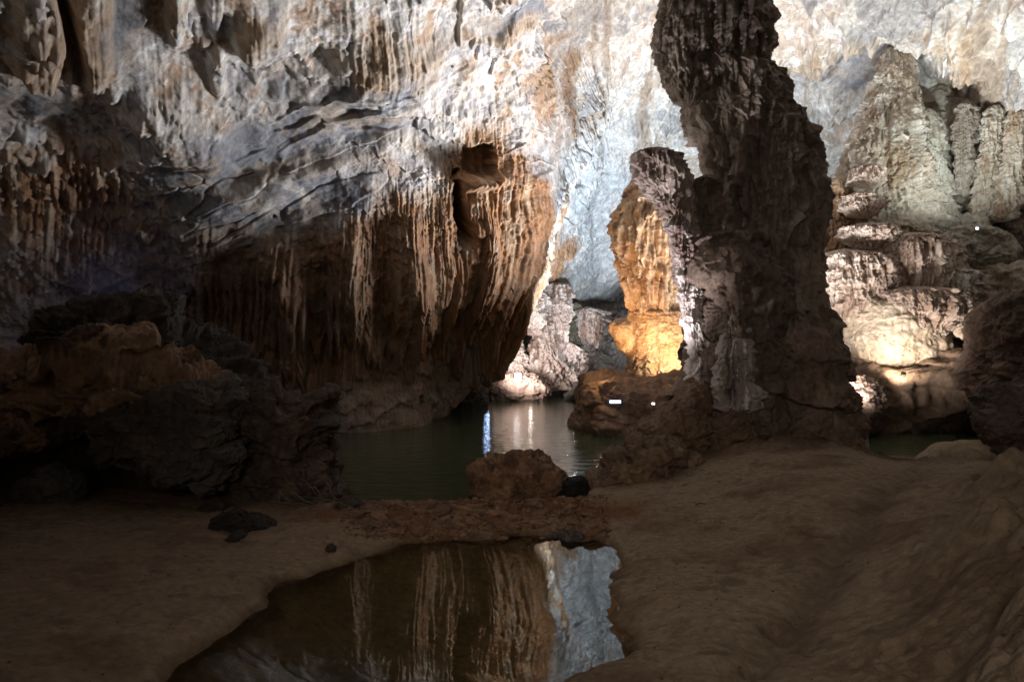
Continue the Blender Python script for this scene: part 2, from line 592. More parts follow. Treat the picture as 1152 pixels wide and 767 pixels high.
# hanging drips: pull the rock down at scattered seeds where the roof leans over
hang = np.clip(-Nn[..., 2] * 1.0 + 0.15, 0, 1)
q = np.stack([S[..., 0], S[..., 1], zc], -1)
f1, f2, cv = worley(q * 2.0 + perlin(q * 0.8, 5)[..., None] * 0.4, 3)
clus = sst(0.0, 0.5, fbm(q * 0.35, 2, 8) + 0.15)
spike = np.clip(1 - f1 * 1.9, 0, 1) ** 1.4 * (0.3 + cv)
f1b, f2b, cvb = worley(q * 4.5, 6)
spike2 = np.clip(1 - f1b * 1.8, 0, 1) ** 1.3 * (0.3 + cvb)
P[..., 2] -= hang * (1 - z_blue * 0.9) * (clus + 0.15 * sst(640, 740, U0)) * (spike * (0.32 + 0.15 * sst(680, 760, U0)) + spike2 * 0.16)
rag = np.clip(z_orange, 0, 1) * sst(5.5, 3.0, S[..., 2]) * sst(0.6, 1.6, S[..., 2])
P[..., 2] -= rag * (1.3 * sst(0.45, 0.95, ridged(np.stack([s_col * 1.6, zc + 7, zc], -1), 3, 141)) + 0.35 * perlin(np.stack([s_col * 7, zc, zc], -1), 145))
# ---- mineral colours, darker towards the base
white = np.array([0.62, 0.58, 0.53], np.float32)
col = np.zeros(P.shape, np.float32) + white
fine = fbm(S * 2.6, 4, 101, 0.6)
fine2 = fbm(S * 1.1, 4, 111, 0.6)
str1 = fbm(Pz * 2.4, 4, 121, 0.6)
farm = sst(600, 700, U0)
lowf = fbm(S * 0.38, 4, 116, 0.55)
fine2 = fine2 * (1 - farm) + (lowf * 0.8 + fine2 * 0.35) * farm
col = mixc(col, (0.44, 0.29, 0.19), sst(0.05, 0.5, fine2 + 0.1 * str1) * (0.75 - 0.3 * farm))
col = mixc(col, (0.33, 0.33, 0.36), sst(0.1, 0.5, -fine2 + 0.3 * fine) * 0.7)
col = mixc(col, (0.78, 0.77, 0.76), sst(0.15, 0.6, crust * 0.8 + fine * 0.5))
col = mixc(col, (0.36, 0.34, 0.33), farm * sst(0.05, 0.45, -lowf + 0.25 * fine) * 0.75)
col = mixc(col, (0.32, 0.23, 0.16), farm * sst(0.3, 0.6, fbm(np.stack([s_col * 0.5, zc, S[..., 2] * 0.3], -1), 4, 119, 0.6)) * 0.7)
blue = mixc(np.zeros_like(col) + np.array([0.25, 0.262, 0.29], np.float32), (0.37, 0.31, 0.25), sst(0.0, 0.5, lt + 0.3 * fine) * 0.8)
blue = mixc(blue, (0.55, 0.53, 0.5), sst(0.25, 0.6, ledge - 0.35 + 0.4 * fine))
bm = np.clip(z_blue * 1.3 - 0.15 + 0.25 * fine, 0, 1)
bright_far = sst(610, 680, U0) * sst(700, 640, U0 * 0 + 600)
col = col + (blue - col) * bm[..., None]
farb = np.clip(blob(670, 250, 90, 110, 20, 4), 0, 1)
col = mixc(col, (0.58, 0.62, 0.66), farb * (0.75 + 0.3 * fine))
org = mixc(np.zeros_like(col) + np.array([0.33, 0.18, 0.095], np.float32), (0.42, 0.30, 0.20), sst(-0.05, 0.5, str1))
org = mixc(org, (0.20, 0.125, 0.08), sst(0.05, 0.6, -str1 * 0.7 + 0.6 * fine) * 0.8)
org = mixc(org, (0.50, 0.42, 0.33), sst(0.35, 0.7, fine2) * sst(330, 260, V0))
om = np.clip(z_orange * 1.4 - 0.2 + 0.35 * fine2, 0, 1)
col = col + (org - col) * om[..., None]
col = mixc(col, (0.40, 0.29, 0.19), np.clip(z_tan * 1.2 - 0.2 + 0.5 * str1, 0, 1) * 0.85)
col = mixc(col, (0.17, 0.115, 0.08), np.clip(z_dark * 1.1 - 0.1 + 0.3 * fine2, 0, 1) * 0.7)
col = mixc(col, (0.15, 0.10, 0.07), sst(350, 440, V0 + 40 * wv) * (U0 < 560) * 0.8)  # shade of the undercut painted into the left wall's lower colour
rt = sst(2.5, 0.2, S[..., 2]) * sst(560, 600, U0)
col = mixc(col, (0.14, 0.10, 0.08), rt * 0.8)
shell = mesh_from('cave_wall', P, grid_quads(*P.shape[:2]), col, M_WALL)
shell['kind'] = 'structure'
SHP = P
del blue, org

# ------------------------------------------------------------------ ground
def sdf_poly(x, y, poly):
    """signed distance, positive outside"""
    poly = np.array(poly, np.float32)
    d = np.full(x.shape, 1e9, np.float32)
    inside = np.zeros(x.shape, bool)
    n = len(poly)
    for i in range(n):
        a = poly[i]
        b = poly[(i + 1) % n]
        ex, ey = b - a
        t = np.clip(((x - a[0]) * ex + (y - a[1]) * ey) / (ex * ex + ey * ey + 1e-9), 0, 1)
        d = np.minimum(d, np.hypot(x - a[0] - t * ex, y - a[1] - t * ey))
        c = ((a[1] > y) != (b[1] > y)) & (x < (b[0] - a[0]) * (y - a[1]) / (b[1] - a[1] + 1e-12) + a[0])
        inside ^= c
    return np.where(inside, -d, d)


POOL = [G(*p)[:2] for p in [(170, 775), (262, 702), (300, 680), (318, 656), (352, 646), (400, 625), (455, 612), (540, 606), (600, 603), (645, 601), (676, 608), (694, 632), (688, 660), (690, 690), (700, 712), (714, 735), (650, 765), (590, 830), (420, 1000), (180, 950)]]
LAKE = [G(*p)[:2] for p in [(200, 520), (345, 545), (392, 568), (450, 570), (520, 566), (575, 572), (630, 566), (662, 556), (684, 536), (712, 512), (730, 500)]] + [np.array(v) for v in [(4.6, 20), (7.2, 21.5), (8.3, 17.6)]] + [G(958, 519)[:2], G(1005, 524)[:2], G(1070, 523)[:2], G(1130, 518)[:2]] + [np.array(v) for v in [(13.5, 19.5), (13, 22), (9, 24), (9, 60), (-30, 60), (-30, 16)]]


def ground_h(x, y):
    o = np.zeros_like(x)
    q = np.stack([x, y, o], -1)
    wob = fbm(q * 1.3, 4, 201, 0.42) * 0.2
    dp = sdf_poly(x, y, POOL) + wob * 0.8 + perlin(q * 9, 240) * 0.012
    dl = sdf_poly(x, y, LAKE) + wob
    d = np.minimum(dp, dl)
    land = 0.16 + 0.10 * sst(8, 4, y) + 0.0 * x
    # rising bank on the left towards the boulders
    land = land + 0.22 * sst(-2.5, -6.5, x)
    # sand bank on the right
    land = land + 0.36 * sst(1.4, 4.2, x - 0.05 * y)
    # mud mound lower right: distance right of a line
    lx = np.interp(y, [0, 3.5, 5, 7, 9, 12, 16], [0.2, 0.75, 1.9, 3.4, 4.9, 7.6, 11.5])
    mm = sst(0.0, 2.6, x - lx + 0.25 * fbm(q * 0.9, 3, 215))
    fade = sst(12, 8, y)
    lump = billow(np.stack([x * 0.8 - y * 0.35, y * 1.2 + x * 0.2, o], -1) * 1.05, 4, 219, 0.5)
    land = land + mm * fade * (0.62 + 0.30 * lump)
    land = land * (1 - 0.65 * sst(10.5, 13.5, y) * sst(6.0, 7.5, x))
    near = sst(0.0, 0.5, dp)
    land = land + near * (0.05 * fbm(q * 0.8, 3, 222) + 0.016 * fbm(q * 5, 3, 226) + 0.005 * fbm(q * 22, 2, 228))
    # rill
    ri = np.exp(-((x - lx - 0.05 - 0.15 * perlin(q * 1.5, 229)) / 0.22) ** 2) * sst(12, 9, y) * (y > 2)
    land = land - 0.09 * ri
    # footprints along the trail
    fx = np.interp(y, [3, 4.5, 6, 8, 10, 12], [0.9, 1.5, 2.25, 3.1, 3.9, 4.6])
    tr_ = np.exp(-((x - fx) / 0.38) ** 2) * sst(12.5, 11, y)
    f1, f2, cv = worley(np.stack([x * 3.2, y * 2.1, o], -1), 9)
    land = land - tr_ * 0.075 * sst(0.38, 0.15, f1) * (cv > 0.35)
    f1, f2, cv = worley(np.stack([x * 1.1, y * 0.8, o], -1), 12)
    land = land - 0.03 * sst(0.14, 0.05, f1) * (cv > 0.5)
    f1, f2, cv = worley(np.stack([x * 5.0, y * 3.6, o], -1), 14)
    land = land - 0.016 * sst(0.3, 0.1, f1) * (cv > 0.62) * sst(-0.1, 0.4, fbm(q * 0.7, 2, 261))
    ray = (1 - np.abs(perlin(np.stack([x * 1.2, y * 3.5, o], -1), 233)) * 2)
    land = land + 0.005 * ray * sst(0.1, 0.6, d)
    land = land + (0.25 + mm) * 0.03 * (ridged(np.stack([x * 1.6 - y * 0.5, y * 2.2, o], -1) * 1.6, 4, 251, 0.6) - 0.4)
    # bar of rubble between pool and lake
    bn = fbm(q * 0.9, 3, 271)
    bar = np.exp(-((y - 9.7 + 0.8 * bn) / (0.75 + 0.3 * bn)) ** 2) * sst(-3.6, -1.6, x + 1.2 * bn) * sst(2.2, 0.9, x - 1.2 * bn) * sst(-0.2, 0.1, d + 0.2)
    rub = ridged(q * 2.4, 4, 236, 0.6)
    f1, f2, cv = worley(q * 4.2 + perlin(q * 2, 3)[..., None] * 0.3, 15)
    h = np.where(d > 0, land * (1 - np.exp(-d / 0.42)) + 0.03 * sst(0, 0.12, d), np.maximum(0.42 * d, -0.9))
    h = h + bar * (0.05 * rub + 0.10 * cv * sst(0, 0.25, f2 - f1) - 0.05)
    # rocky floor round the columns
    rk = sst(12.2, 13.6, y - 0.25 * np.abs(x - 5.5)) * sst(1.5, 3.2, x) * sst(-0.3, 0.3, d)
    h = h + rk * (0.28 * (ridged(q * 0.9, 5, 245, 0.6) - 0.35) + 0.1 * cv)
    return h, d, dp, dl, mm * fade, bar, rk, ri


# polar sheet: fine near the camera, coarse far away
ang = np.concatenate([np.linspace(-2.6, -0.72, 60, endpoint=False), np.linspace(-0.72, 0.72, 1150, endpoint=False), np.linspace(0.72, 2.6, 61)])
rad = np.concatenate([np.linspace(0.3, 3.6, 30, endpoint=False), np.geomspace(3.6, 16, 760, endpoint=False), np.geomspace(16, 26, 120, endpoint=False), np.geomspace(26, 62, 60)])
A, R = np.meshgrid(ang, rad)
gx = R * np.sin(A)
gy = R * np.cos(A)
gh, gd, gdp, gdl, gm, gbar, grk, gri = ground_h(gx, gy)
GP = np.stack([gx, gy, gh], -1)
q = np.stack([gx, gy, gx * 0], -1)
gcol = np.zeros(GP.shape, np.float32) + np.array([0.31, 0.235, 0.165], np.float32)
gn = fbm(q * 0.9, 4, 301)
gn2 = fbm(np.stack([gx * 1.5, gy * 5, gx * 0], -1), 4, 305, 0.6)
gcol = mixc(gcol, (0.21, 0.145, 0.095), sst(0, 0.6, gn))
gcol = mixc(gcol, (0.14, 0.095, 0.07), sst(-1.0, -4.5, gx) * 0.5)  # left sand coloured darker to carry the dimmer light on that side
gcol = mixc(gcol, (0.13, 0.09, 0.065), sst(0.28, 0.6, fbm(q * 3.5, 4, 311, 0.65)) * 0.5)
gcol = mixc(gcol, (0.29, 0.22, 0.155), sst(0.15, 0.7, gn2) * 0.5)
gcol = mixc(gcol, (0.12, 0.082, 0.06), gm * (0.55 + 0.5 * gn))
gcol = mixc(gcol, (0.12, 0.085, 0.06), gri * 0.5)
# trodden damp silt: shade of prints painted along the trail, plus scattered dark specks
fxc = np.interp(gy, [3, 4.5, 6, 8, 10, 12], [0.9, 1.5, 2.25, 3.1, 3.9, 4.6])
trc = np.exp(-((gx - fxc) / 0.5) ** 2) * sst(12.5, 11, gy) * (gy > 0)
w1, w2, w3 = worley(np.stack([gx * 3.2, gy * 2.1, gx * 0], -1), 9)
gcol = mixc(gcol, (0.10, 0.07, 0.05), trc * sst(0.36, 0.2, w1 + 0.1 * fbm(q * 9, 2, 331)) * (w3 > 0.35) * 0.45)
w1, w2, w3 = worley(np.stack([gx * 4.0, gy * 3.0, gx * 0], -1), 19)
gcol = mixc(gcol, (0.09, 0.062, 0.045), sst(0.2, 0.1, w1 + 0.08 * fbm(q * 12, 2, 332)) * (w3 > 0.7) * 0.4)
w1, w2, w3 = worley(np.stack([gx * 1.4 - gy * 0.5, gy * 4.2, gx * 0], -1), 21)
gcol = mixc(gcol, (0.11, 0.078, 0.055), sst(0.16, 0.06, w1 + 0.1 * fbm(q * 8, 2, 333)) * (w3 > 0.6) * 0.3)
gcol = mixc(gcol, (0.22, 0.115, 0.065), np.clip(gbar * 1.4, 0, 1))
gcol = mixc(gcol, (0.13, 0.085, 0.06), grk)
gcol = mixc(gcol, (0.12, 0.075, 0.04), sst(0.12, 0.0, gd) * 0.7)
gcol = mixc(gcol, (0.045, 0.035, 0.018), sst(-0.05, -0.45, gdl))
gcol = mixc(gcol, (0.42, 0.32, 0.17), sst(0.0, -0.3, gdp))
gcol = mixc(gcol, (0.38, 0.31, 0.17), sst(-0.2, -0.9, gdp))
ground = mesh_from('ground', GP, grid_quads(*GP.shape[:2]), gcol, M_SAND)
ground['kind'] = 'structure'


def sheet(name, x0, x1, y0, y1, z, mat):
    v = np.array([[x0, y0, z], [x1, y0, z], [x1, y1, z], [x0, y1, z]], np.float32)
    o = mesh_from(name, v, np.array([[0, 1, 2, 3]]), None, mat, smooth=False)
    o['kind'] = 'structure'
    return o


M_LAKE = water_mat('lake_water', (0.062, 0.085, 0.045), 0.05, 0.030, 2.4, (1, 1.6, 1))
M_POOL = water_mat('pool_water', (0.06, 0.042, 0.022), 0.0, 0.0004, 1.2, (1, 1, 1), 0.12, (0.97, 0.93, 0.82))
sheet('lake', -30, 22, 9.75, 58, 0.0, M_LAKE)
sheet('pool', -7, 2.6, 1.0, 9.7, 0.0, M_POOL)


# ------------------------------------------------------------------ rocks
def cube_sphere(n):
    g = np.tan(np.linspace(-1, 1, n) * math.pi / 4)
    a, b = np.meshgrid(g, g)
    o = np.ones_like(a)
    vs, qs = [], []
    base = grid_quads(n, n)
    for k, f in enumerate([(a, b, o), (-a, b, -o), (o, a, b), (-o, -a, b), (b, o, a), (b, -o, -a)]):
        v = np.stack(f, -1).reshape(-1, 3)
        vs.append(v / np.linalg.norm(v, axis=1)[:, None])
        qs.append(base + k * n * n)
    v = np.concatenate(vs)
    qd = np.concatenate(qs)
    key = np.round(v * 1e5).astype(np.int64)
    _, idx, inv = np.unique(key, axis=0, return_index=True, return_inverse=True)
    return v[idx], inv.reshape(-1)[qd].astype(np.int32)


_cs = {}


def unit(n):
    if n not in _cs:
        _cs[n] = cube_sphere(n)
    return _cs[n]


def vnormals(v, q):
    a = v[q[:, 2]] - v[q[:, 0]]
    b = v[q[:, 3]] - v[q[:, 1]]
    n = np.cross(a, b)
    out = np.zeros_like(v)
    for k in range(4):
        np.add.at(out, q[:, k], n)
    return out / (np.linalg.norm(out, axis=1)[:, None] + 1e-9)


def rock(name, outline, D, thick, col1, col2, n=90, rough=1.0, block=1.0, seed=0, mat=None, bulge=0.8, tilt=0.0, parent=None, drip=0.0, col3=None):
    """rock whose outline at distance D is the given pixel polygon, with real thickness"""
    pts = np.array([W(x, y, D) for x, y in outline])[:, [0, 2]]
    c = (pts.max(0) + pts.min(0)) / 2
    a = np.arctan2(pts[:, 1] - c[1], pts[:, 0] - c[0])
    r = np.hypot(pts[:, 1] - c[1], pts[:, 0] - c[0])
    o = np.argsort(a)
    a, r = a[o], r[o]
    v, q = unit(n)
    th = np.arctan2(v[:, 2], v[:, 0])
    R = np.interp(th, np.concatenate([a - 2 * math.pi, a, a + 2 * math.pi]), np.tile(r, 3))
    sn = np.hypot(v[:, 0], v[:, 2])
    Rm = r.mean()
    Rr = R * sst(0, 0.6, sn) + Rm * (1 - sst(0, 0.6, sn))
    pr = sn ** bulge / (sn + 1e-6)
    P_ = np.stack([v[:, 0] * pr * Rr, v[:, 1] * thick, v[:, 2] * pr * Rr], -1)
    P_[:, 1] += P_[:, 2] * tilt
    # a dip direction so the layers run obliquely
    size = Rm
    nrm = vnormals(P_, q)
    if np.mean(np.sum(nrm * P_, 1)) < 0:
        nrm = -nrm
    P_ += np.array([c[0], D, c[1]])
    f = 1.0 / size
    off = seed * 3.1
    pp = P_ + off
    f1, f2, cv = worley(pp * f * 1.5 * np.array([1, 1, 1.7]) + fbm(pp * f, 2, seed)[:, None] * 0.4, seed)
    g1, g2, gv = worley(pp * f * 4.2 * np.array([0.8, 0.8, 2.2]) + fbm(pp * f * 3, 2, seed)[:, None] * 0.3, seed + 3)
    d = size * (0.22 * (cv - 0.5) * block * sst(0, 0.15, f2 - f1) + 0.07 * (gv - 0.5) * block * sst(0, 0.12, g2 - g1) + 0.12 * rough * fbm(pp * f * 1.6, 5, seed + 1, 0.55) + 0.05 * rough * (ridged(pp * f * 5, 4, seed + 2, 0.6) - 0.5))
    if drip:
        fl = ridged(pp * np.array([1, 1, 0.15]) * f * 3, 3, seed + 7)
        tt = tiers(pp[:, 0] * 0.8 + pp[:, 1] * 0.5, pp[:, 2], size * 0.55, seed, size * 0.12, 5 / size, 0.8, 0.5 / size)
        d = d * (1 - 0.6 * drip) + drip * size * (0.12 * fl + 0.22 * tt)
    P_ = P_ + nrm * d[:, None]
    cl = np.zeros(P_.shape, np.float32) + np.array(col1, np.float32)
    nn = fbm(pp * f * 1.6, 4, seed + 9, 0.6)
    cl = mixc(cl, col2, sst(-0.05, 0.45, nn + 0.15 * (gv - 0.5)))
    if col3 is not None:
        cl = mixc(cl, col3, sst(0.15, 0.5, fbm(pp * f * 2.6 + 7, 4, seed + 19, 0.6)))
    ob = mesh_from(name, P_, q, cl, mat or M_ROCK, None)
    return origin_to(ob, (c[0], D, P_[:, 2].min())) if parent is None else ob


def column(name, prof, D, dr=0.85, nz=500, nt=420, period=1.1, tier=0.25, fl=0.16, rough=0.1, seed=0, cols=None, mat=None, tooth=0.25, Dlean=0.0, cut=None, tfreq=5.0, caps=True):
    """prof: (py, x_left, x_right[, D]) from top to bottom"""
    pr = np.array([(W(x0, py, D)[0], W(x1, py, D)[0], W(x0, py, D)[2]) for py, x0, x1 in prof])[::-1]
    z0, z1 = pr[0, 2], pr[-1, 2]
    z = np.linspace(z0, z1, nz)
    xl = np.interp(z, pr[:, 2], pr[:, 0])
    xr = np.interp(z, pr[:, 2], pr[:, 1])
    th = np.linspace(0, 2 * math.pi, nt, endpoint=False)
    Z, TH = np.meshgrid(z, th, indexing='ij')
    cx = ((xl + xr) / 2)[:, None]
    hw = ((xr - xl) / 2)[:, None]
    ry = np.convolve(np.pad(hw[:, 0], 20, mode='edge'), np.ones(41) / 41, 'valid')[:, None] * dr
    ct, sn = np.cos(TH), np.sin(TH)
    X = cx + hw * ct
    Y = D + Dlean * (Z - z0) + ry * sn
    mean = float(np.mean(hw))
    # displacement
    q = np.stack([X, Y, Z], -1) + seed * 5.3
    qz = q * np.array([1, 1, 0.13])
    s = TH * mean + seed
    # keep the seam at the back closed: use the circle's own coordinates for the lips
    sx = (ct * 1.0) * mean * 1.6
    sy = (sn * 1.0) * mean * 1.6
    t = perlin(np.stack([sx * tfreq, sy * tfreq, Z * 0.5], -1), seed + 1) * 0.7 + perlin(np.stack([sx * tfreq * 2.2, sy * tfreq * 2.2, Z * 0.7], -1), seed + 2) * 0.5
    ph = Z / period + 0.9 * fbm(np.stack([sx, sy, Z * 0.6], -1) * 0.9, 3, seed + 3) + tooth * t / period
    k = np.floor(ph)
    f = ph - k
    amp = 0.25 + 0.9 * np.abs(perlin(np.stack([sx * 1.1, sy * 1.1, k * 3.7], -1), seed + 4)) * 2
    lip = (1 - f) ** 1.5 * amp * sst(0, 0.04, f)
    ph2 = Z / (period * 0.37) + 0.8 * fbm(np.stack([sx, sy, Z * 0.6], -1) * 1.8, 2, seed + 13) + tooth * 0.6 * t / period
    k2 = np.floor(ph2)
    lip2 = (1 - (ph2 - k2)) ** 1.5 * np.abs(perlin(np.stack([sx * 2, sy * 2, k2 * 3.7], -1), seed + 14)) * 2
    flt = (ridged(qz * 1.5 / max(mean, 0.4), 3, seed + 5) - 0.4) + 0.5 * billow(qz * 5 / max(mean, 0.5), 2, seed + 6)
    d = tier * (lip - 0.25) + tier * 0.35 * (lip2 - 0.2) + fl * flt + rough * fbm(q * 1.6, 5, seed + 7, 0.6) + rough * 0.35 * billow(q * 5, 3, seed + 8)
    d = d * np.clip(hw / mean, 0.15, 1.1)
    if caps:
        env = np.sqrt(np.clip(np.minimum((Z - z0) / 0.12, 1), 0, 1)) * np.sqrt(np.clip((z1 - Z) / 0.18, 0, 1))
    else:
        env = np.ones_like(Z)
    X = cx + (X - cx) * env + ct * d * env
    Y = (D + Dlean * (Z - z0)) + (Y - D - Dlean * (Z - z0)) * env + sn * d * env
    Pc = np.stack([X, Y, Z - 0.0 * d], -1)
    c1, c2, c3, c4 = cols
    cl = np.zeros(Pc.shape, np.float32) + np.array(c1, np.float32)
    n1 = fbm(q * 0.8, 4, seed + 21, 0.6)
    n2 = fbm(qz * 2.4, 4, seed + 22, 0.6)
    cl = mixc(cl, c2, sst(-0.1, 0.5, n1))
    cl = mixc(cl, c3, sst(0.05, 0.5, n2))
    cl = mixc(cl, c4, sst(0.55, 1.0, lip + 0.4 * n2) * 0.7)
    o = mesh_from(name, Pc, grid_quads(nz, nt, True), cl, mat or M_FLOW)
    o['cx'] = 0
    del o['cx']
    return o


DK = [(0.32, 0.26, 0.215), (0.40, 0.335, 0.285), (0.20, 0.155, 0.125), (0.44, 0.37, 0.31)]
DK2 = [(0.2, 0.15, 0.12), (0.27, 0.2, 0.16), (0.13, 0.1, 0.08), (0.3, 0.23, 0.18)]

# tall dark column
root = empty('rock_column', W(865, 520, 16), 'towering dark brown rock column rising past the top of the picture', 'rock column')
body = column('shaft', [(-60, 752, 858), (0, 755, 860), (20, 745, 866), (60, 742, 864), (80, 750, 860), (88, 757, 876), (112, 768, 884), (128, 775, 893), (131, 776, 904), (150, 782, 905), (165, 789, 914), (195, 795, 921), (215, 800, 926), (262, 806, 919), (300, 808, 916), (345, 800, 921), (380, 790, 930), (440, 785, 940), (520, 770, 955)],
              16.2, 0.8, 900, 560, 1.5, 0.26, 0.24, 0.08, 2, DK, M_ROCK, 0.3)
mant = column('mantle', [(-30, 745, 800), (5, 742, 800), (40, 737, 806), (75, 739, 806), (95, 748, 800), (112, 757, 792), (122, 764, 780)], 15.5, 0.6, 260, 260, 0.7, 0.12, 0.12, 0.08, 5, DK, M_ROCK, 0.25)
sh1 = column('shoulder_lobe', [(88, 862, 876), (96, 856, 880), (112, 852, 884), (135, 850, 884), (150, 855, 875)], 15.5, 0.9, 160, 160, 0.6, 0.08, 0.08, 0.07, 8, DK, M_ROCK, 0.12)
sh2 = column('shoulder_lobe', [(126, 880, 898), (134, 868, 905), (165, 862, 906), (200, 870, 900)], 15.4, 0.9, 160, 160, 0.6, 0.08, 0.08, 0.07, 9, DK, M_ROCK, 0.12)
ft = rock('foot', [(785, 395), (805, 380), (860, 358), (900, 352), (920, 362), (928, 400), (922, 440), (934, 480), (945, 520), (900, 526), (820, 518), (785, 500), (778, 450)], 16.4, 2.0, (0.19, 0.135, 0.105), (0.26, 0.19, 0.145), 240, 1.5, 0.7, 11, M_ROCK, 0.75, 0, True, 0.75)
under(root, [body, mant, sh1, sh2, ft])

# broken stump beside it with a flared crown
root = empty('stalagmite_stump', W(800, 510, 15), 'broken stalagmite stump with flared cup top and white crusted left side', 'stalagmite')
cr = [(0.34, 0.27, 0.24), (0.46, 0.38, 0.34), (0.20, 0.14, 0.11), (0.55, 0.48, 0.44)]
st1 = column('flared_crown', [(166, 722, 750), (170, 713, 758), (182, 712, 766), (200, 718, 774), (225, 733, 780), (250, 750, 784), (285, 758, 790), (330, 765, 800)], 15.2, 0.9, 420, 300, 0.8, 0.10, 0.16, 0.07, 14, [(0.38, 0.30, 0.27), (0.48, 0.40, 0.36), (0.22, 0.16, 0.13), (0.55, 0.48, 0.44)], M_FLOW, 0.3, tfreq=7)
st2 = column('lobe', [(196, 786, 806), (202, 778, 812), (225, 776, 812), (262, 778, 810), (300, 770, 820)], 15.3, 0.9, 220, 220, 0.6, 0.08, 0.1, 0.06, 17, DK2, M_ROCK, 0.15)
st3 = rock('mass', [(772, 295), (780, 272), (803, 266), (845, 274), (870, 305), (866, 380), (870, 440), (870, 500), (820, 508), (800, 500), (792, 440), (790, 380), (785, 330)], 15.1, 1.1, (0.14, 0.10, 0.08), (0.20, 0.145, 0.115), 220, 1.5, 0.7, 19, M_ROCK, 0.8, 0, True, 0.7)
st4 = column('white_crust', [(235, 757, 768), (262, 756, 778), (290, 760, 788), (320, 764, 788), (350, 768, 792), (390, 774, 800), (430, 776, 815), (455, 776, 824), (470, 782, 816)], 14.6, 0.6, 460, 300, 0.45, 0.12, 0.12, 0.13, 23, [(0.5, 0.43, 0.41), (0.62, 0.56, 0.54), (0.22, 0.15, 0.13), (0.7, 0.66, 0.64)], M_FLOW, 0.25, tfreq=8)
under(root, [st1, st2, st3, st4])

# crusted spur in front of the column
sp = column('stone_spur', [(352, 822, 830), (370, 812, 838), (400, 808, 846), (440, 806, 850), (465, 812, 850)], 13.95, 0.6, 300, 240, 0.4, 0.10, 0.12, 0.10, 27, [(0.30, 0.25, 0.23), (0.42, 0.36, 0.34), (0.12, 0.09, 0.08), (0.5, 0.45, 0.43)], M_FLOW, 0.2, tfreq=8)
tag(origin_to(sp, W(828, 465, 14.2)), 'narrow pale speckled spur on the dark column near its foot', 'rock')

# amber column
AM = [(0.50, 0.34, 0.21), (0.58, 0.44, 0.30), (0.34, 0.22, 0.14), (0.66, 0.56, 0.43)]
root = empty('limestone_column', W(740, 430, 23), 'orange lit limestone column with a narrow waist behind the broken stump', 'rock column')
a1 = column('upper_flare', [(188, 722, 742), (196, 714, 752), (215, 707, 760), (240, 697, 768), (262, 690, 772), (290, 691, 774), (305, 697, 776), (325, 703, 772), (345, 708, 768), (358, 709, 768)], 23.2, 0.8, 420, 360, 1.3, 0.22, 0.26, 0.05, 31, AM, M_FLOW, 0.35, tfreq=4)
a2 = column('lower_drum', [(346, 712, 775), (356, 706, 790), (385, 707, 795), (410, 706, 800), (434, 703, 805)], 23.2, 0.8, 340, 420, 0.3, 0.10, 0.05, 0.04, 34, AM, M_FLOW, 0.16, tfreq=5)
a3 = rock('side_block', [(687, 364), (700, 359), (718, 358), (722, 385), (716, 404), (706, 400), (696, 384)], 23.4, 0.7, AM[0], AM[1], 70, 0.8, 0.8, 36, M_FLOW, 0.8, 0, True, 0.2)
under(root, [a1, a2, a3])

# ledge that carries it, standing in the lake
lg = rock('rock_ledge', [(650, 440), (655, 428), (690, 424), (730, 430), (790, 432), (850, 440), (860, 480), (800, 505), (720, 498), (665, 490), (648, 484), (653, 465)], 21.6, 2.6, (0.20, 0.125, 0.08), (0.28, 0.18, 0.11), 150, 0.8, 1.0, 41, M_ROCK, 0.6)
tag(lg, 'broad brown rock ledge at the water carrying the orange column', 'rock ledge')
for i, (ol, D, th, lab) in enumerate([
    ([(655, 545), (672, 530), (700, 508), (722, 492), (748, 490), (765, 505), (758, 535), (720, 562), (680, 575), (655, 570)], 12.3, 0.8, 'jagged brown rock at the right shore beside the black rock'),
    ([(712, 500), (735, 468), (752, 455), (775, 452), (790, 470), (792, 505), (770, 525), (735, 530)], 13.6, 0.8, 'layered brown rock stack below the white crusted stump'),
    ([(758, 452), (765, 436), (782, 428), (795, 440), (796, 468), (780, 478), (762, 470)], 14.2, 0.5, 'small pale knob of rock at the foot of the stump'),
    ([(770, 500), (800, 470), (835, 462), (850, 490), (850, 520), (800, 530)], 14.0, 0.7, 'rounded brown rock leaning on the foot of the dark column'),
    ([(846, 520), (858, 494), (885, 484), (912, 492), (924, 516), (885, 528)], 14.1, 0.5, 'lumpy dark rock leaning on the middle of the column foot'),
    ([(914, 522), (924, 502), (948, 488), (968, 500), (976, 524), (945, 530)], 14.6, 0.55, 'dark broken rock at the right end of the column foot'),
    ([(925, 470), (938, 440), (955, 436), (962, 462), (966, 492), (940, 500)], 15.4, 0.6, 'upright dark rock against the right side of the column foot'),
    ([(745, 545), (742, 525), (765, 512), (790, 515), (795, 528), (770, 545)], 12.6, 0.4, 'low flat stone on the sand in front of the layered rocks')]):
    o = rock('shore_rock', ol, D, th, (0.17, 0.11, 0.075), (0.24, 0.16, 0.10), 80, 1.1, 1.4, 43 + i, M_ROCK, 0.75)
    tag(o, lab, 'rock', 'rocks climbing from the lake to the column')

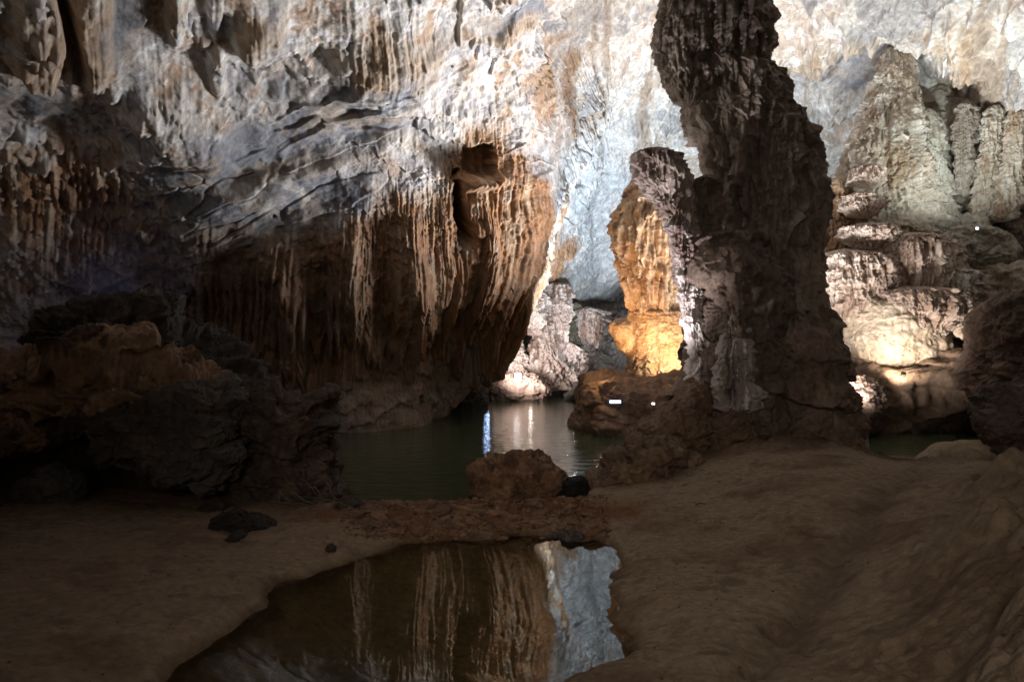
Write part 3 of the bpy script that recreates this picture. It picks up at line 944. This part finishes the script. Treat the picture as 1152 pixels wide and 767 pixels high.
# islet boulder and black rock
o = rock('boulder', [(531, 550), (532, 530), (545, 518), (570, 513), (600, 514), (622, 522), (636, 538), (634, 556), (600, 566), (555, 566)], 11.3, 0.75, (0.22, 0.12, 0.07), (0.30, 0.18, 0.11), 130, 1.5, 0.8, 51, M_ROCK, 0.75, col3=(0.12, 0.07, 0.045))
tag(o, 'reddish brown pitted boulder at the lake edge, middle of the picture', 'boulder')
o = rock('black_rock', [(625, 558), (632, 545), (645, 537), (656, 534), (662, 542), (662, 554), (650, 562), (634, 563)], 10.9, 0.2, (0.008, 0.007, 0.007), (0.014, 0.012, 0.011), 50, 0.5, 0.5, 53, M_ROCK, 0.8)
tag(o, 'small smooth black rock right of the reddish boulder', 'rock')
for i, (ol, D, th, lab) in enumerate([
    ([(630, 606), (634, 598), (648, 597), (657, 602), (656, 612), (644, 615), (633, 611)], 8.75, 0.16, 'largest grey stone at the top edge of the pool'),
    ([(614, 604), (620, 601), (630, 602), (632, 607), (622, 609)], 8.85, 0.08, 'flat grey stone left of the largest stone at the pool'),
    ([(655, 606), (662, 603), (668, 606), (667, 611), (658, 611)], 8.8, 0.07, 'small grey stone right of the largest stone at the pool')]):
    o = rock('pool_stone', ol, D, th, (0.07, 0.06, 0.055), (0.11, 0.095, 0.085), 30, 0.6, 0.8, 55 + i, M_ROCK, 0.8)
    tag(o, lab, 'stone', 'grey stones at the head of the pool')

# left boulder heap
BR1, BR2, BR3 = (0.12, 0.08, 0.06), (0.34, 0.22, 0.14), (0.46, 0.32, 0.21)
heap = [
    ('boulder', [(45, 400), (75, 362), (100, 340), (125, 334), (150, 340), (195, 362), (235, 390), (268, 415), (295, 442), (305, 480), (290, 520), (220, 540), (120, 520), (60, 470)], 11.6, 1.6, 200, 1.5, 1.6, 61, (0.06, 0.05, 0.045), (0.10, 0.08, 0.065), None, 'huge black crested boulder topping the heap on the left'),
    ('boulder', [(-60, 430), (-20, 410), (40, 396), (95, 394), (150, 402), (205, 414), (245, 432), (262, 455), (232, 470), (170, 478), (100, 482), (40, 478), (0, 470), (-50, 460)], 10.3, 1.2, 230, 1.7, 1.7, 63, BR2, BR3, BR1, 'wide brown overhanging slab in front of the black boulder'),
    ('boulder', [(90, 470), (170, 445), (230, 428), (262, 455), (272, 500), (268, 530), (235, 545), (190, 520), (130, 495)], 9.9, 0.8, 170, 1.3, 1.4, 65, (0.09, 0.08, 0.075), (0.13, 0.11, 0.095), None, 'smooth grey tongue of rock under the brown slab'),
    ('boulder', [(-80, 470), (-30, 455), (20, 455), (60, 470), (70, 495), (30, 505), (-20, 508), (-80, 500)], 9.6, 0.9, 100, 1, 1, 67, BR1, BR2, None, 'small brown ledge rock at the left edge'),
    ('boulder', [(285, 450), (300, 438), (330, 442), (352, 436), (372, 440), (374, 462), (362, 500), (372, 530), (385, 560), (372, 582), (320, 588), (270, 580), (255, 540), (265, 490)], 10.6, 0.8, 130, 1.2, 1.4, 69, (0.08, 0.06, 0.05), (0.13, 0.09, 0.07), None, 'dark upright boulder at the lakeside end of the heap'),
    ('boulder', [(-100, 520), (0, 480), (120, 490), (240, 520), (330, 560), (320, 590), (200, 588), (80, 572), (-100, 580)], 11.2, 1.3, 120, 1, 1, 71, (0.035, 0.03, 0.028), (0.06, 0.05, 0.04), None, 'nearly black boulder standing for the shade deep beneath the brown slab'),  # near-black colour fills in the darkness under the overhang
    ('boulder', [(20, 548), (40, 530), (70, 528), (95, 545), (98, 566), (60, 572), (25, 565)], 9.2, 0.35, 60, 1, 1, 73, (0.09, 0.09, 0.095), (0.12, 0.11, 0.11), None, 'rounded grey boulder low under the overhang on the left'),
]
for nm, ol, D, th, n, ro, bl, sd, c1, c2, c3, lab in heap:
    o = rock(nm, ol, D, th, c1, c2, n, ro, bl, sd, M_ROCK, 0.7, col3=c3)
    tag(o, lab, 'boulder', 'boulder heap on the left')
for i, (ol, D, lab, c) in enumerate([
    ([(235, 592), (245, 583), (275, 580), (300, 583), (310, 592), (295, 597), (270, 599), (245, 598)], 8.6, 'flat black slab lying on the left sand', (0.02, 0.016, 0.014)),
    ([(252, 608), (262, 601), (276, 602), (280, 612), (272, 615), (258, 613)], 8.15, 'small black slab just below the larger one on the sand', (0.02, 0.016, 0.014)),
    ([(-12, 582), (-5, 572), (12, 570), (22, 577), (16, 587), (0, 588)], 8.9, 'dark flat stone in the sand at the left edge', (0.035, 0.028, 0.024)),
    ([(220, 577), (232, 568), (255, 570), (262, 577), (245, 582)], 9.3, 'brown stone under the heap above the black slab', (0.05, 0.035, 0.028)),
    ([(375, 580), (388, 560), (402, 562), (410, 572), (402, 584), (385, 586)], 9.7, 'dark stone at the shore end of the twig pile', (0.06, 0.042, 0.033)),
    ([(366, 618), (370, 612), (377, 613), (378, 619), (370, 621)], 7.9, 'tiny dark stone by the far left bank of the pool', (0.05, 0.035, 0.03))]):
    o = rock('slab_stone', ol, D, 0.28 if i < 5 else 0.05, c, tuple(k * 1.3 for k in c), 44, 0.8, 1.2, 80 + i, M_ROCK, 0.7)
    tag(o, lab, 'stone', 'loose stones on the left sand')

# rubble along the bar
random.seed(5)
RV = []
for k in range(6):
    v, q = unit(16)
    p = v * np.array([1, 0.8, 0.5])
    f1, f2, cv = worley(p * 1.6 + k * 9, k)
    p = p * (1 + 0.5 * (cv - 0.5) + 0.2 * fbm(p * 2 + k, 3, k))[:, None]
    me_o = mesh_from('rubble_stone', p, q, np.array([0.23, 0.13, 0.08]) * (0.75 + 0.1 * k), M_ROCK)
    RV.append(me_o.data)
    bpy.data.objects.remove(me_o)
NR = 150
xs = np.empty(NR)
ys = np.empty(NR)
for i in range(NR):
    px = random.uniform(395, 668)
    py = random.triangular(566, 606, 584)
    g = G(px, py, 0.1)
    xs[i], ys[i] = g[0], g[1]
hs = ground_h(xs, ys)
for i in range(NR):
    if hs[0][i] < -0.05:
        continue
    o = bpy.data.objects.new('rubble_stone', RV[i % 6])
    COL.objects.link(o)
    s = 0.035 + 0.13 * random.random() ** 2.5
    o.scale = (s * random.uniform(0.8, 1.4), s, s * random.uniform(0.5, 0.9))
    o.rotation_euler = (random.uniform(-.3, .3), random.uniform(-.3, .3), random.uniform(0, 6.3))
    o.location = (xs[i], ys[i], hs[0][i] + s * 0.1)
    g_ = CX0 + FPX * xs[i] / ys[i]
    w1 = 'left end' if g_ < 480 else ('middle' if g_ < 570 else 'right end')
    w2 = 'along the lake' if ys[i] > 9.9 else ('along the pool' if ys[i] < 9.1 else 'on top')
    w3 = 'larger' if s > 0.08 else 'small'
    tag(o, f'{w3} brown rubble stone {w2}, {w1} of the bar between pool and lake', 'stone', f'{w3} rubble stones {w2}, {w1} of the bar')

# grit lying on the bar, along the waterlines and thinly on the sand: nobody could count it
def grit(name, n, sampler, smin, smax, c1, seed):
    rr = np.random.RandomState(seed)
    v, q = unit(4)
    x, y = sampler(rr, n)
    h = ground_h(x, y)
    ok = h[0] > 0.004
    x, y, z = x[ok], y[ok], h[0][ok]
    n = len(x)
    s = smin + (smax - smin) * rr.rand(n) ** 3
    an = rr.rand(n) * 6.28
    sc = np.stack([0.7 + 0.7 * rr.rand(n), 0.6 + 0.5 * rr.rand(n), 0.35 + 0.4 * rr.rand(n)], -1) * s[:, None]
    vv = v[None] * sc[:, None, :] * (1 + 0.35 * (rr.rand(n, len(v), 1) - 0.5))
    c, sn = np.cos(an)[:, None], np.sin(an)[:, None]
    P_ = np.stack([vv[..., 0] * c - vv[..., 1] * sn + x[:, None], vv[..., 0] * sn + vv[..., 1] * c + y[:, None], vv[..., 2] + z[:, None] + s[:, None] * 0.1], -1)
    Q = (q[None] + np.arange(n)[:, None, None] * len(v)).reshape(-1, 4)
    cc = np.array(c1)[None, None] * (0.5 + 0.9 * rr.rand(n, 1, 1)) + np.zeros_like(P_)
    o = mesh_from(name, P_, Q, cc, M_ROCK, smooth=False)
    o['kind'] = 'stuff'
    return tag(o, 'fine ' + name.replace('_', ' ') + ' of small brown stone chips around the near pool', 'gravel')


def s_bar(rr, n):
    py = 560 + 50 * rr.rand(n)
    px = 385 + 300 * rr.rand(n)
    D = (EYE - 0.05) * FPX / (py - HY)
    return (px - CX0) / FPX * D, D


def s_sand(rr, n):
    r = 3.4 + 9 * rr.rand(n) ** 1.3
    a = -0.75 + 1.5 * rr.rand(n)
    return r * np.sin(a), r * np.cos(a)


grit('bar_gravel', 5000, s_bar, 0.008, 0.045, (0.22, 0.13, 0.08), 3)
grit('sand_grit', 2600, s_sand, 0.003, 0.016, (0.14, 0.10, 0.075), 4)

# ------------------------------------------------------------------ right side
PALE = [(0.46, 0.39, 0.32), (0.54, 0.50, 0.44), (0.34, 0.25, 0.17), (0.62, 0.57, 0.51)]
root = empty('stalagmite_tower', W(1005, 330, 24), 'tall pale green stalagmite tower with pointed top on the right wall', 'stalagmite')
t1 = column('trunk', [(52, 998, 1010), (62, 990, 1022), (90, 982, 1030), (120, 975, 1034), (145, 962, 1040), (180, 952, 1048), (215, 952, 1056), (260, 945, 1066), (320, 930, 1095)], 24.0, 0.7, 560, 420, 1.0, 0.30, 0.26, 0.12, 91, PALE, M_FLOW, 0.35, tfreq=3.5)
t2 = column('side_lobe', [(122, 1036, 1050), (128, 1030, 1056), (160, 1026, 1060), (200, 1024, 1064), (290, 1015, 1085)], 23.6, 0.6, 300, 240, 1.0, 0.12, 0.14, 0.1, 93, [(0.45, 0.42, 0.36), (0.52, 0.5, 0.44), (0.38, 0.33, 0.27), (0.6, 0.58, 0.52)], M_FLOW, 0.25)
t3 = column('brown_shoulder', [(200, 930, 950), (215, 922, 962), (260, 915, 965), (330, 905, 975)], 23.4, 0.8, 300, 240, 1.0, 0.14, 0.14, 0.1, 95, [(0.34, 0.22, 0.13), (0.42, 0.3, 0.2), (0.22, 0.14, 0.09), (0.46, 0.36, 0.26)], M_FLOW, 0.25)
under(root, [t1, t2, t3])

FL = [(0.44, 0.34, 0.28), (0.52, 0.43, 0.36), (0.30, 0.21, 0.16), (0.58, 0.5, 0.43)]
for i, (pr, D, dr, per, ti, lab, nm) in enumerate([
    ([(184, 975, 985), (190, 960, 992), (205, 958, 994), (212, 968, 990)], 22.4, 0.9, 0.8, 0.12, 'small white tasselled cap on the left of the pale tower, upper one', 'fringed_flowstone'),
    ([(215, 962, 975), (222, 950, 988), (234, 948, 992), (246, 960, 985)], 22.2, 0.9, 0.8, 0.12, 'small tasselled cap on the left of the pale tower, middle one', 'fringed_flowstone'),
    ([(250, 965, 990), (258, 945, 1008), (268, 946, 1006), (282, 968, 990), (292, 974, 982)], 21.8, 0.9, 0.8, 0.15, 'wide pinkish fringed cap on the left of the pale tower, lowest one', 'fringed_flowstone'),
]):
    o = column(nm, pr, D, dr, 150, 260, 0.5, ti, 0.14, 0.06, 100 + i, FL, M_FLOW, 0.3, tfreq=7)
    tag(origin_to(o, W(pr[-1][1] + 8, pr[-1][0], D)), lab, 'flowstone', 'fringed caps beside the tower')

for i, (pr, D, dr, lab, nm, per, co) in enumerate([
    ([(280, 930, 970), (290, 918, 1000), (320, 916, 1010), (345, 920, 1005), (362, 928, 990)], 21.8, 0.8, 'pink fringed flowstone tier above the lit mound, left one', 'flowstone_tier', 0.55, FL),
    ([(262, 1000, 1050), (275, 985, 1070), (300, 982, 1080), (325, 990, 1076), (345, 1000, 1060)], 22.0, 0.8, 'pale flowstone tier with long drips below the tower, right one', 'flowstone_tier', 0.8, FL),
    ([(322, 985, 1060), (332, 975, 1090), (350, 976, 1100), (372, 985, 1075), (392, 1000, 1040)], 21.3, 0.7, 'brownish flowstone tier hanging right over the bright lit mound', 'flowstone_tier', 0.5, FL),
    ([(300, 1060, 1085), (310, 1052, 1100), (335, 1056, 1102), (350, 1065, 1092), (362, 1070, 1080)], 21.2, 0.8, 'rounded pale flowstone drop right of the hanging tiers', 'flowstone_tier', 0.6, PALE),
]):
    o = column(nm, pr, D, dr, 340, 460, per * 0.8, 0.14, 0.26, 0.06, 110 + i, co, M_FLOW, 0.4, tfreq=7)
    tag(origin_to(o, W(pr[-1][1] + 20, pr[-1][0], D)), lab, 'flowstone', 'flowstone tiers on the right wall')

o = rock('flowstone_mound', [(945, 360), (955, 340), (985, 335), (1010, 355), (1040, 370), (1058, 385), (1066, 410), (1050, 418), (1010, 418), (965, 412), (950, 395)], 21.6, 1.3, (0.46, 0.37, 0.28), (0.55, 0.46, 0.36), 130, 0.8, 0.35, 121, M_FLOW, 0.7, drip=0.25)
tag(o, 'smooth cream flowstone mound glowing above its lamp on the right', 'flowstone')
for i, (ol, D, th, c1, c2, lab) in enumerate([
    ([(930, 430), (950, 412), (1010, 415), (1070, 400), (1110, 370), (1150, 360), (1200, 370), (1220, 480), (1120, 490), (1020, 493), (950, 490), (930, 470)], 21.6, 2.0, (0.17, 0.115, 0.08), (0.24, 0.16, 0.11), 'broad brown rock slope under the lit mound down to the pond'),
    ([(1100, 380), (1120, 345), (1160, 330), (1240, 340), (1260, 430), (1220, 500), (1150, 490), (1110, 450)], 17.5, 1.5, (0.12, 0.08, 0.06), (0.16, 0.11, 0.08), 'dark brown rock at the right edge beside the slope'),
    ([(1106, 470), (1118, 440), (1160, 425), (1230, 440), (1240, 540), (1150, 528), (1120, 505)], 14.0, 1.1, (0.07, 0.05, 0.04), (0.10, 0.07, 0.055), 'nearly black boulder at the right edge beside the pond'),
    ([(1068, 322), (1080, 300), (1120, 296), (1180, 300), (1240, 320), (1240, 350), (1150, 345), (1100, 348)], 23.5, 1.2, (0.45, 0.38, 0.3), (0.52, 0.46, 0.38), 'bright cream shelf of rock at the right edge'),
    ([(1035, 255), (1060, 245), (1100, 262), (1135, 285), (1125, 305), (1080, 300), (1045, 290)], 23.4, 1.0, (0.38, 0.36, 0.3), (0.46, 0.44, 0.38), 'grey green sloping slab right of the tower foot'),
    ([(1090, 240), (1110, 250), (1180, 215), (1240, 160), (1240, 260), (1160, 285), (1110, 280)], 23.8, 1.2, (0.30, 0.24, 0.19), (0.42, 0.36, 0.3), 'leaning brown slab high at the right edge'),
    ([(925, 440), (940, 420), (970, 425), (990, 440), (985, 470), (960, 490), (930, 480)], 19.6, 0.9, (0.10, 0.07, 0.055), (0.15, 0.10, 0.075), 'dark lumpy rock between column foot and lit mound'),
]):
    o = rock('wall_rock', ol, D, th, c1, c2, 110, 1.1, 0.9, 130 + i, M_ROCK, 0.7, drip=0.3 if i in (0, 4, 5) else 0)
    tag(o, lab, 'rock', 'rocks along the right wall')
o = rock('flowstone_face', [(1020, 150), (1040, 112), (1085, 96), (1130, 90), (1180, 95), (1200, 200), (1180, 290), (1110, 300), (1040, 290), (1015, 220)], 25.0, 0.9, (0.42, 0.37, 0.31), (0.52, 0.48, 0.42), 170, 1.0, 0.5, 137, M_FLOW, 0.7, drip=0.6, col3=(0.30, 0.22, 0.15))
tag(o, 'broad pale flowstone face behind the pillars right of the tower', 'flowstone')
for i, (ol, D, lab) in enumerate([
    ([(1074, 372), (1082, 364), (1096, 365), (1100, 374), (1090, 380), (1078, 379)], 19.9, 'cream stone on the slope, left of the three'),
    ([(1094, 368), (1102, 360), (1112, 364), (1114, 372), (1102, 377)], 19.8, 'cream stone on the slope, topmost of the three'),
    ([(1100, 378), (1108, 370), (1122, 371), (1124, 380), (1112, 384)], 19.6, 'cream stone on the slope, right of the three')]):
    o = rock('cream_stone', ol, D, 0.25, (0.42, 0.33, 0.25), (0.5, 0.42, 0.33), 34, 0.8, 1, 140 + i, M_FLOW, 0.8)
    tag(o, lab, 'stone', 'cream stones on the right slope')
o = rock('sand_bar', [(1032, 523), (1050, 510), (1085, 503), (1120, 503), (1138, 512), (1140, 524), (1090, 530)], 14.6, 0.8, (0.33, 0.25, 0.17), (0.38, 0.29, 0.2), 70, 0.25, 0.1, 145, M_SAND, 0.7)
tag(o, 'low pale sand bar between pond and mud bank on the right', 'sand bar')
TN = [(0.40, 0.28, 0.18), (0.46, 0.36, 0.26), (0.26, 0.17, 0.11), (0.5, 0.42, 0.33)]
GY = [(0.28, 0.24, 0.2), (0.36, 0.31, 0.27), (0.2, 0.15, 0.12), (0.42, 0.38, 0.34)]
for i, (pr, D, c, lab) in enumerate([
    ([(118, 1112, 1128), (135, 1106, 1132), (170, 1104, 1128), (210, 1098, 1124), (245, 1092, 1116), (262, 1096, 1110)], 23.0, PALE, 'rippled pale pillar on the wall above the small blue white lamp'),
    ([(110, 1140, 1160), (140, 1134, 1166), (180, 1130, 1160), (225, 1118, 1150), (250, 1112, 1140)], 22.6, PALE, 'broad pale pillar on the wall at the right edge'),
    ([(112, 1082, 1094), (125, 1078, 1098), (160, 1074, 1094), (200, 1076, 1092), (222, 1080, 1088)], 23.2, GY, 'grey brown pillar on the wall right of the tower'),
]):
    o = column('flowstone_pillar', pr, D, 0.7, 260, 160, 0.45, 0.10, 0.12, 0.09, 160 + i, c, M_FLOW, 0.15, tfreq=5)
    tag(origin_to(o, W(pr[-1][1] + 8, pr[-1][0], D)), lab, 'flowstone', 'pillars on the right wall')
# ------------------------------------------------------------------ far grotto
PK = [(0.40, 0.31, 0.27), (0.50, 0.42, 0.38), (0.2, 0.13, 0.10), (0.6, 0.54, 0.5)]
for i, (pr, D, dr, lab, c) in enumerate([
    ([(325, 588, 612), (340, 582, 620), (355, 586, 616), (378, 594, 610)], 36.0, 0.8, 'fringed grey pink drapery hanging at the far grotto', PK),
    ([(318, 612, 640), (335, 608, 642), (360, 612, 640), (392, 618, 634)], 37.0, 0.8, 'second fringed drapery at the far grotto, right of the first', PK),
    ([(360, 606, 620), (380, 600, 628), (400, 595, 634), (425, 588, 642), (440, 584, 646)], 36.4, 0.8, 'pale pink stone cone standing behind the far lamp', PK),
    ([(352, 574, 580), (380, 570, 586), (400, 566, 590), (425, 562, 596), (442, 560, 600)], 35.6, 0.8, 'slim pink white stone pillar left of the far lamp', PK),
    ([(388, 548, 556), (396, 540, 560), (410, 538, 560), (425, 542, 560), (444, 545, 565)], 34.5, 0.8, 'arched white stone at the left end of the far grotto', PK),
    ([(385, 634, 644), (395, 626, 654), (408, 622, 664), (425, 618, 672), (440, 612, 676)], 37.0, 0.8, 'low pink white stone mound right of the stone cone', PK),
    ([(345, 655, 668), (352, 648, 680), (372, 650, 690), (392, 655, 685), (405, 660, 676)], 38.5, 0.8, 'white fringed rock under the pale roof right of the green stalagmite', PK),
    ([(384, 556, 566), (392, 552, 574), (410, 548, 578), (428, 546, 584), (444, 545, 590)], 35.2, 0.8, 'rough white stone at the waterline behind the blue lamp', PK),
    ([(340, 640, 652), (350, 636, 658), (372, 638, 660), (390, 632, 668)], 39.0, 0.8, 'dull green brown stalagmite in the far grotto', [(0.22, 0.2, 0.14), (0.28, 0.25, 0.18), (0.15, 0.13, 0.1), (0.3, 0.28, 0.2)]),
]):
    o = column('grotto_stone', pr, D, dr, 260, 240, 0.9, 0.22, 0.22, 0.16, 210 + i, c, M_FLOW, 0.5, tfreq=3)
    tag(origin_to(o, W((pr[-1][1] + pr[-1][2]) / 2, pr[-1][0], D)), lab, 'flowstone', 'formations in the far grotto')
for i, (ol, D, th, c1, c2, lab) in enumerate([
    ([(640, 446), (648, 432), (662, 416), (676, 396), (700, 362), (722, 348), (780, 350), (780, 446)], 33.5, 2.5, (0.055, 0.045, 0.04), (0.09, 0.075, 0.065), 'dark sloping rock bank right of the far lamp'),
    ([(545, 446), (556, 430), (580, 424), (605, 426), (620, 440), (615, 447)], 33.8, 1.0, (0.22, 0.15, 0.12), (0.3, 0.22, 0.18), 'low reddish rock at the far shore beneath the lamp'),
    ([(636, 392), (640, 372), (655, 352), (668, 350), (672, 366), (660, 382), (650, 392)], 40.5, 1.0, (0.03, 0.025, 0.03), (0.05, 0.045, 0.045), 'black rock standing in for the dark opening at the back of the far grotto'),  # near-black colour put in for the darkness of a cave opening
    ([(505, 452), (512, 436), (535, 432), (548, 440), (548, 450)], 30.5, 1.0, (0.06, 0.045, 0.04), (0.09, 0.065, 0.05), 'dark low rock at the far left waterline'),
]):
    o = rock('far_rock', ol, D, th, c1, c2, 90, 1.1, 1.0, 220 + i, M_ROCK, 0.7)
    tag(o, lab, 'rock', 'rocks of the far grotto')

# ------------------------------------------------------------------ lamps
import bmesh


def bm_obj(name, build, mat, parent):
    bm = bmesh.new()
    build(bm)
    me = bpy.data.meshes.new(name)
    bm.to_mesh(me)
    bm.free()
    me.materials.append(mat)
    o = bpy.data.objects.new(name, me)
    COL.objects.link(o)
    o.parent = parent
    return o


from mathutils import Matrix
M_HOUS = flat_mat('lamp_housing', (0.05, 0.05, 0.055), 0.4, 0.6)


def bxm(bm, sx, sy, sz, loc, bev=0.0):
    r = bmesh.ops.create_cube(bm, size=1, matrix=Matrix.Translation(loc) @ Matrix.Diagonal((sx, sy, sz, 1)))
    if bev:
        ed = list({e for v in r['verts'] for e in v.link_edges})
        bmesh.ops.bevel(bm, geom=ed, offset=bev, segments=2, affect='EDGES')


def floodlight(pos, yaw, s, emit, es, label, tilt=0.5):
    root = empty('floodlight', pos, label, 'lamp', 'floodlights in the cave')
    root.rotation_euler = (0, 0, yaw)
    head = bpy.data.objects.new
    ml = flat_mat('lamp_glass', (0.9, 0.9, 0.9), 0.2, 0, emit, es)
    bm_obj('housing', lambda b: (bxm(b, s, s * 0.3, s * 0.7, (0, 0.1 * s, s * 0.7), s * 0.04), [bxm(b, s * 0.04, s * 0.12, s * 0.6, (k * s * 0.16, 0.3 * s, s * 0.7)) for k in (-2, -1, 0, 1, 2)]), M_HOUS, root)
    bm_obj('lens', lambda b: bxm(b, s * 0.84, s * 0.03, s * 0.56, (0, -0.07 * s, s * 0.7), s * 0.01), ml, root)
    bm_obj('bracket', lambda b: (bxm(b, s * 0.06, s * 0.12, s * 0.75, (-s * 0.55, 0.1 * s, s * 0.4)), bxm(b, s * 0.06, s * 0.12, s * 0.75, (s * 0.55, 0.1 * s, s * 0.4)), bxm(b, s * 1.2, s * 0.2, s * 0.05, (0, 0.1 * s, s * 0.02))), M_HOUS, root)
    return root


floodlight(W(548, 428, 32.0), 0.0, 0.16, (0.45, 0.62, 1.0), 120, 'small blue white lamp on a pole at the far left shore')
floodlight(W(597, 436, 32.5), 0.0, 0.12, (1.0, 0.95, 0.9), 60, 'tiny white lamp at the water under the far pink stones')
floodlight(W(583, 427, 31.4), 3.14, 0.3, (1, 0.95, 0.85), 20, 'dark backed lamp turned away toward the far pink stones')
floodlight(W(735, 457, 15.6), -0.5, 0.09, (1, 0.97, 0.9), 2, 'white lamp low beside the broken stump')
floodlight(W(1016, 423, 19.3), 3.14, 0.12, (1, 0.85, 0.6), 6, 'small lamp under the glowing cream mound')
floodlight(W(1099, 260, 20.2), 0.1, 0.11, (0.75, 0.88, 1.0), 5, 'blue white lamp high among the rocks at the right')
# tube lamp on the ledge
root = empty('tube_lamp', W(692, 455, 18.9), 'bluish white tube lamp glowing on the rock ledge over the lake', 'lamp')
bm_obj('tube', lambda b: bmesh.ops.create_cone(b, segments=16, radius1=0.04, radius2=0.04, depth=0.30, cap_ends=True, matrix=Matrix.Translation((0, -0.02, 0.08)) @ Matrix.Rotation(math.pi / 2, 4, 'Y')), flat_mat('tube_glow', (0.9, 0.9, 1), 0.3, 0, (0.6, 0.68, 1.0), 3.5), root)
bm_obj('holder', lambda b: (bxm(b, 0.36, 0.1, 0.03, (0, 0.03, 0.0), 0.005), bxm(b, 0.04, 0.08, 0.16, (-0.19, 0, 0.07), 0.005), bxm(b, 0.04, 0.08, 0.16, (0.19, 0, 0.07), 0.005)), M_HOUS, root)
# the pole of the blue lamp
pole = bm_obj('lamp_pole', lambda b: bmesh.ops.create_cone(b, segments=10, radius1=0.04, radius2=0.03, depth=1.1, cap_ends=True, matrix=Matrix.Translation((0, 0, 0.0))), M_HOUS, None)
pole.location = tuple(W(548, 430, 32.05) - np.array([0, 0, 0.6]))
tag(pole, 'thin dark pole in the water carrying the blue lamp', 'pole')

# ------------------------------------------------------------------ twigs and branches
M_TWIG = flat_mat('driftwood', (0.11, 0.085, 0.065), 0.85)


def twig(p, d, L, r, lab, grp, seed, mat=M_TWIG):
    rr = np.random.RandomState(seed)
    n, m = 14, 8
    d = np.array(d) / np.linalg.norm(d)
    a = np.cross(d, [0.1, 0.2, 1.0])
    a /= np.linalg.norm(a)
    b = np.cross(d, a)
    v = np.zeros((n, m, 3))
    off = np.cumsum(rr.normal(size=(n, 2)) * 0.02, 0) * L
    for i in range(n):
        t = i / (n - 1)
        c = np.array(p) + d * L * (t - 0.5) + a * off[i, 0] + b * off[i, 1]
        R = r * (1 - 0.6 * t) * (0.05 if i in (0, n - 1) else 1) * (1 + 0.2 * rr.rand())
        for j in range(m):
            th = 2 * math.pi * j / m
            v[i, j] = c + R * (a * math.cos(th) + b * math.sin(th))
    o = mesh_from('driftwood_stick', v, grid_quads(n, m, True), None, mat)
    tag(origin_to(o, p), lab, 'stick', grp)


random.seed(11)
for i in range(46):
    px = random.uniform(312, 398)
    D = random.uniform(9.3, 10.0)
    py = 585 - random.random() ** 1.3 * 46 * (1 - abs(px - 350) / 70)
    ang = random.uniform(-1.2, 0.2)
    twig(W(px, py, D), (math.cos(ang), random.uniform(-.5, .5), math.sin(ang)), random.uniform(0.2, 0.5), random.uniform(0.005, 0.014), 'dead grey stick in the driftwood pile at the foot of the boulders', 'sticks of the driftwood pile', i)
for i, (px, py, L, a, lab) in enumerate([(288, 638, 0.16, -0.3, 'short dark twig on sand above the left pool bank'), (228, 701, 0.14, 0.4, 'dark twig on sand just left of the pool'), (180, 718, 0.12, 0.3, 'curved dark twig on the lower left sand'), (792, 567, 0.28, 0.25, 'dark twig on the right sand bank, lower of two'), (772, 545, 0.16, 0.5, 'dark twig on the right sand bank, upper of two')]):
    g = G(px, py, 0.25)
    h = float(ground_h(np.array([g[0]]), np.array([g[1]]))[0][0])
    g = G(px, py, h + 0.006)
    twig(g, (1, a, 0), L, 0.008, lab, 'twigs lying on the sand', 60 + i, flat_mat('dark_twig', (0.03, 0.02, 0.015), 0.9))
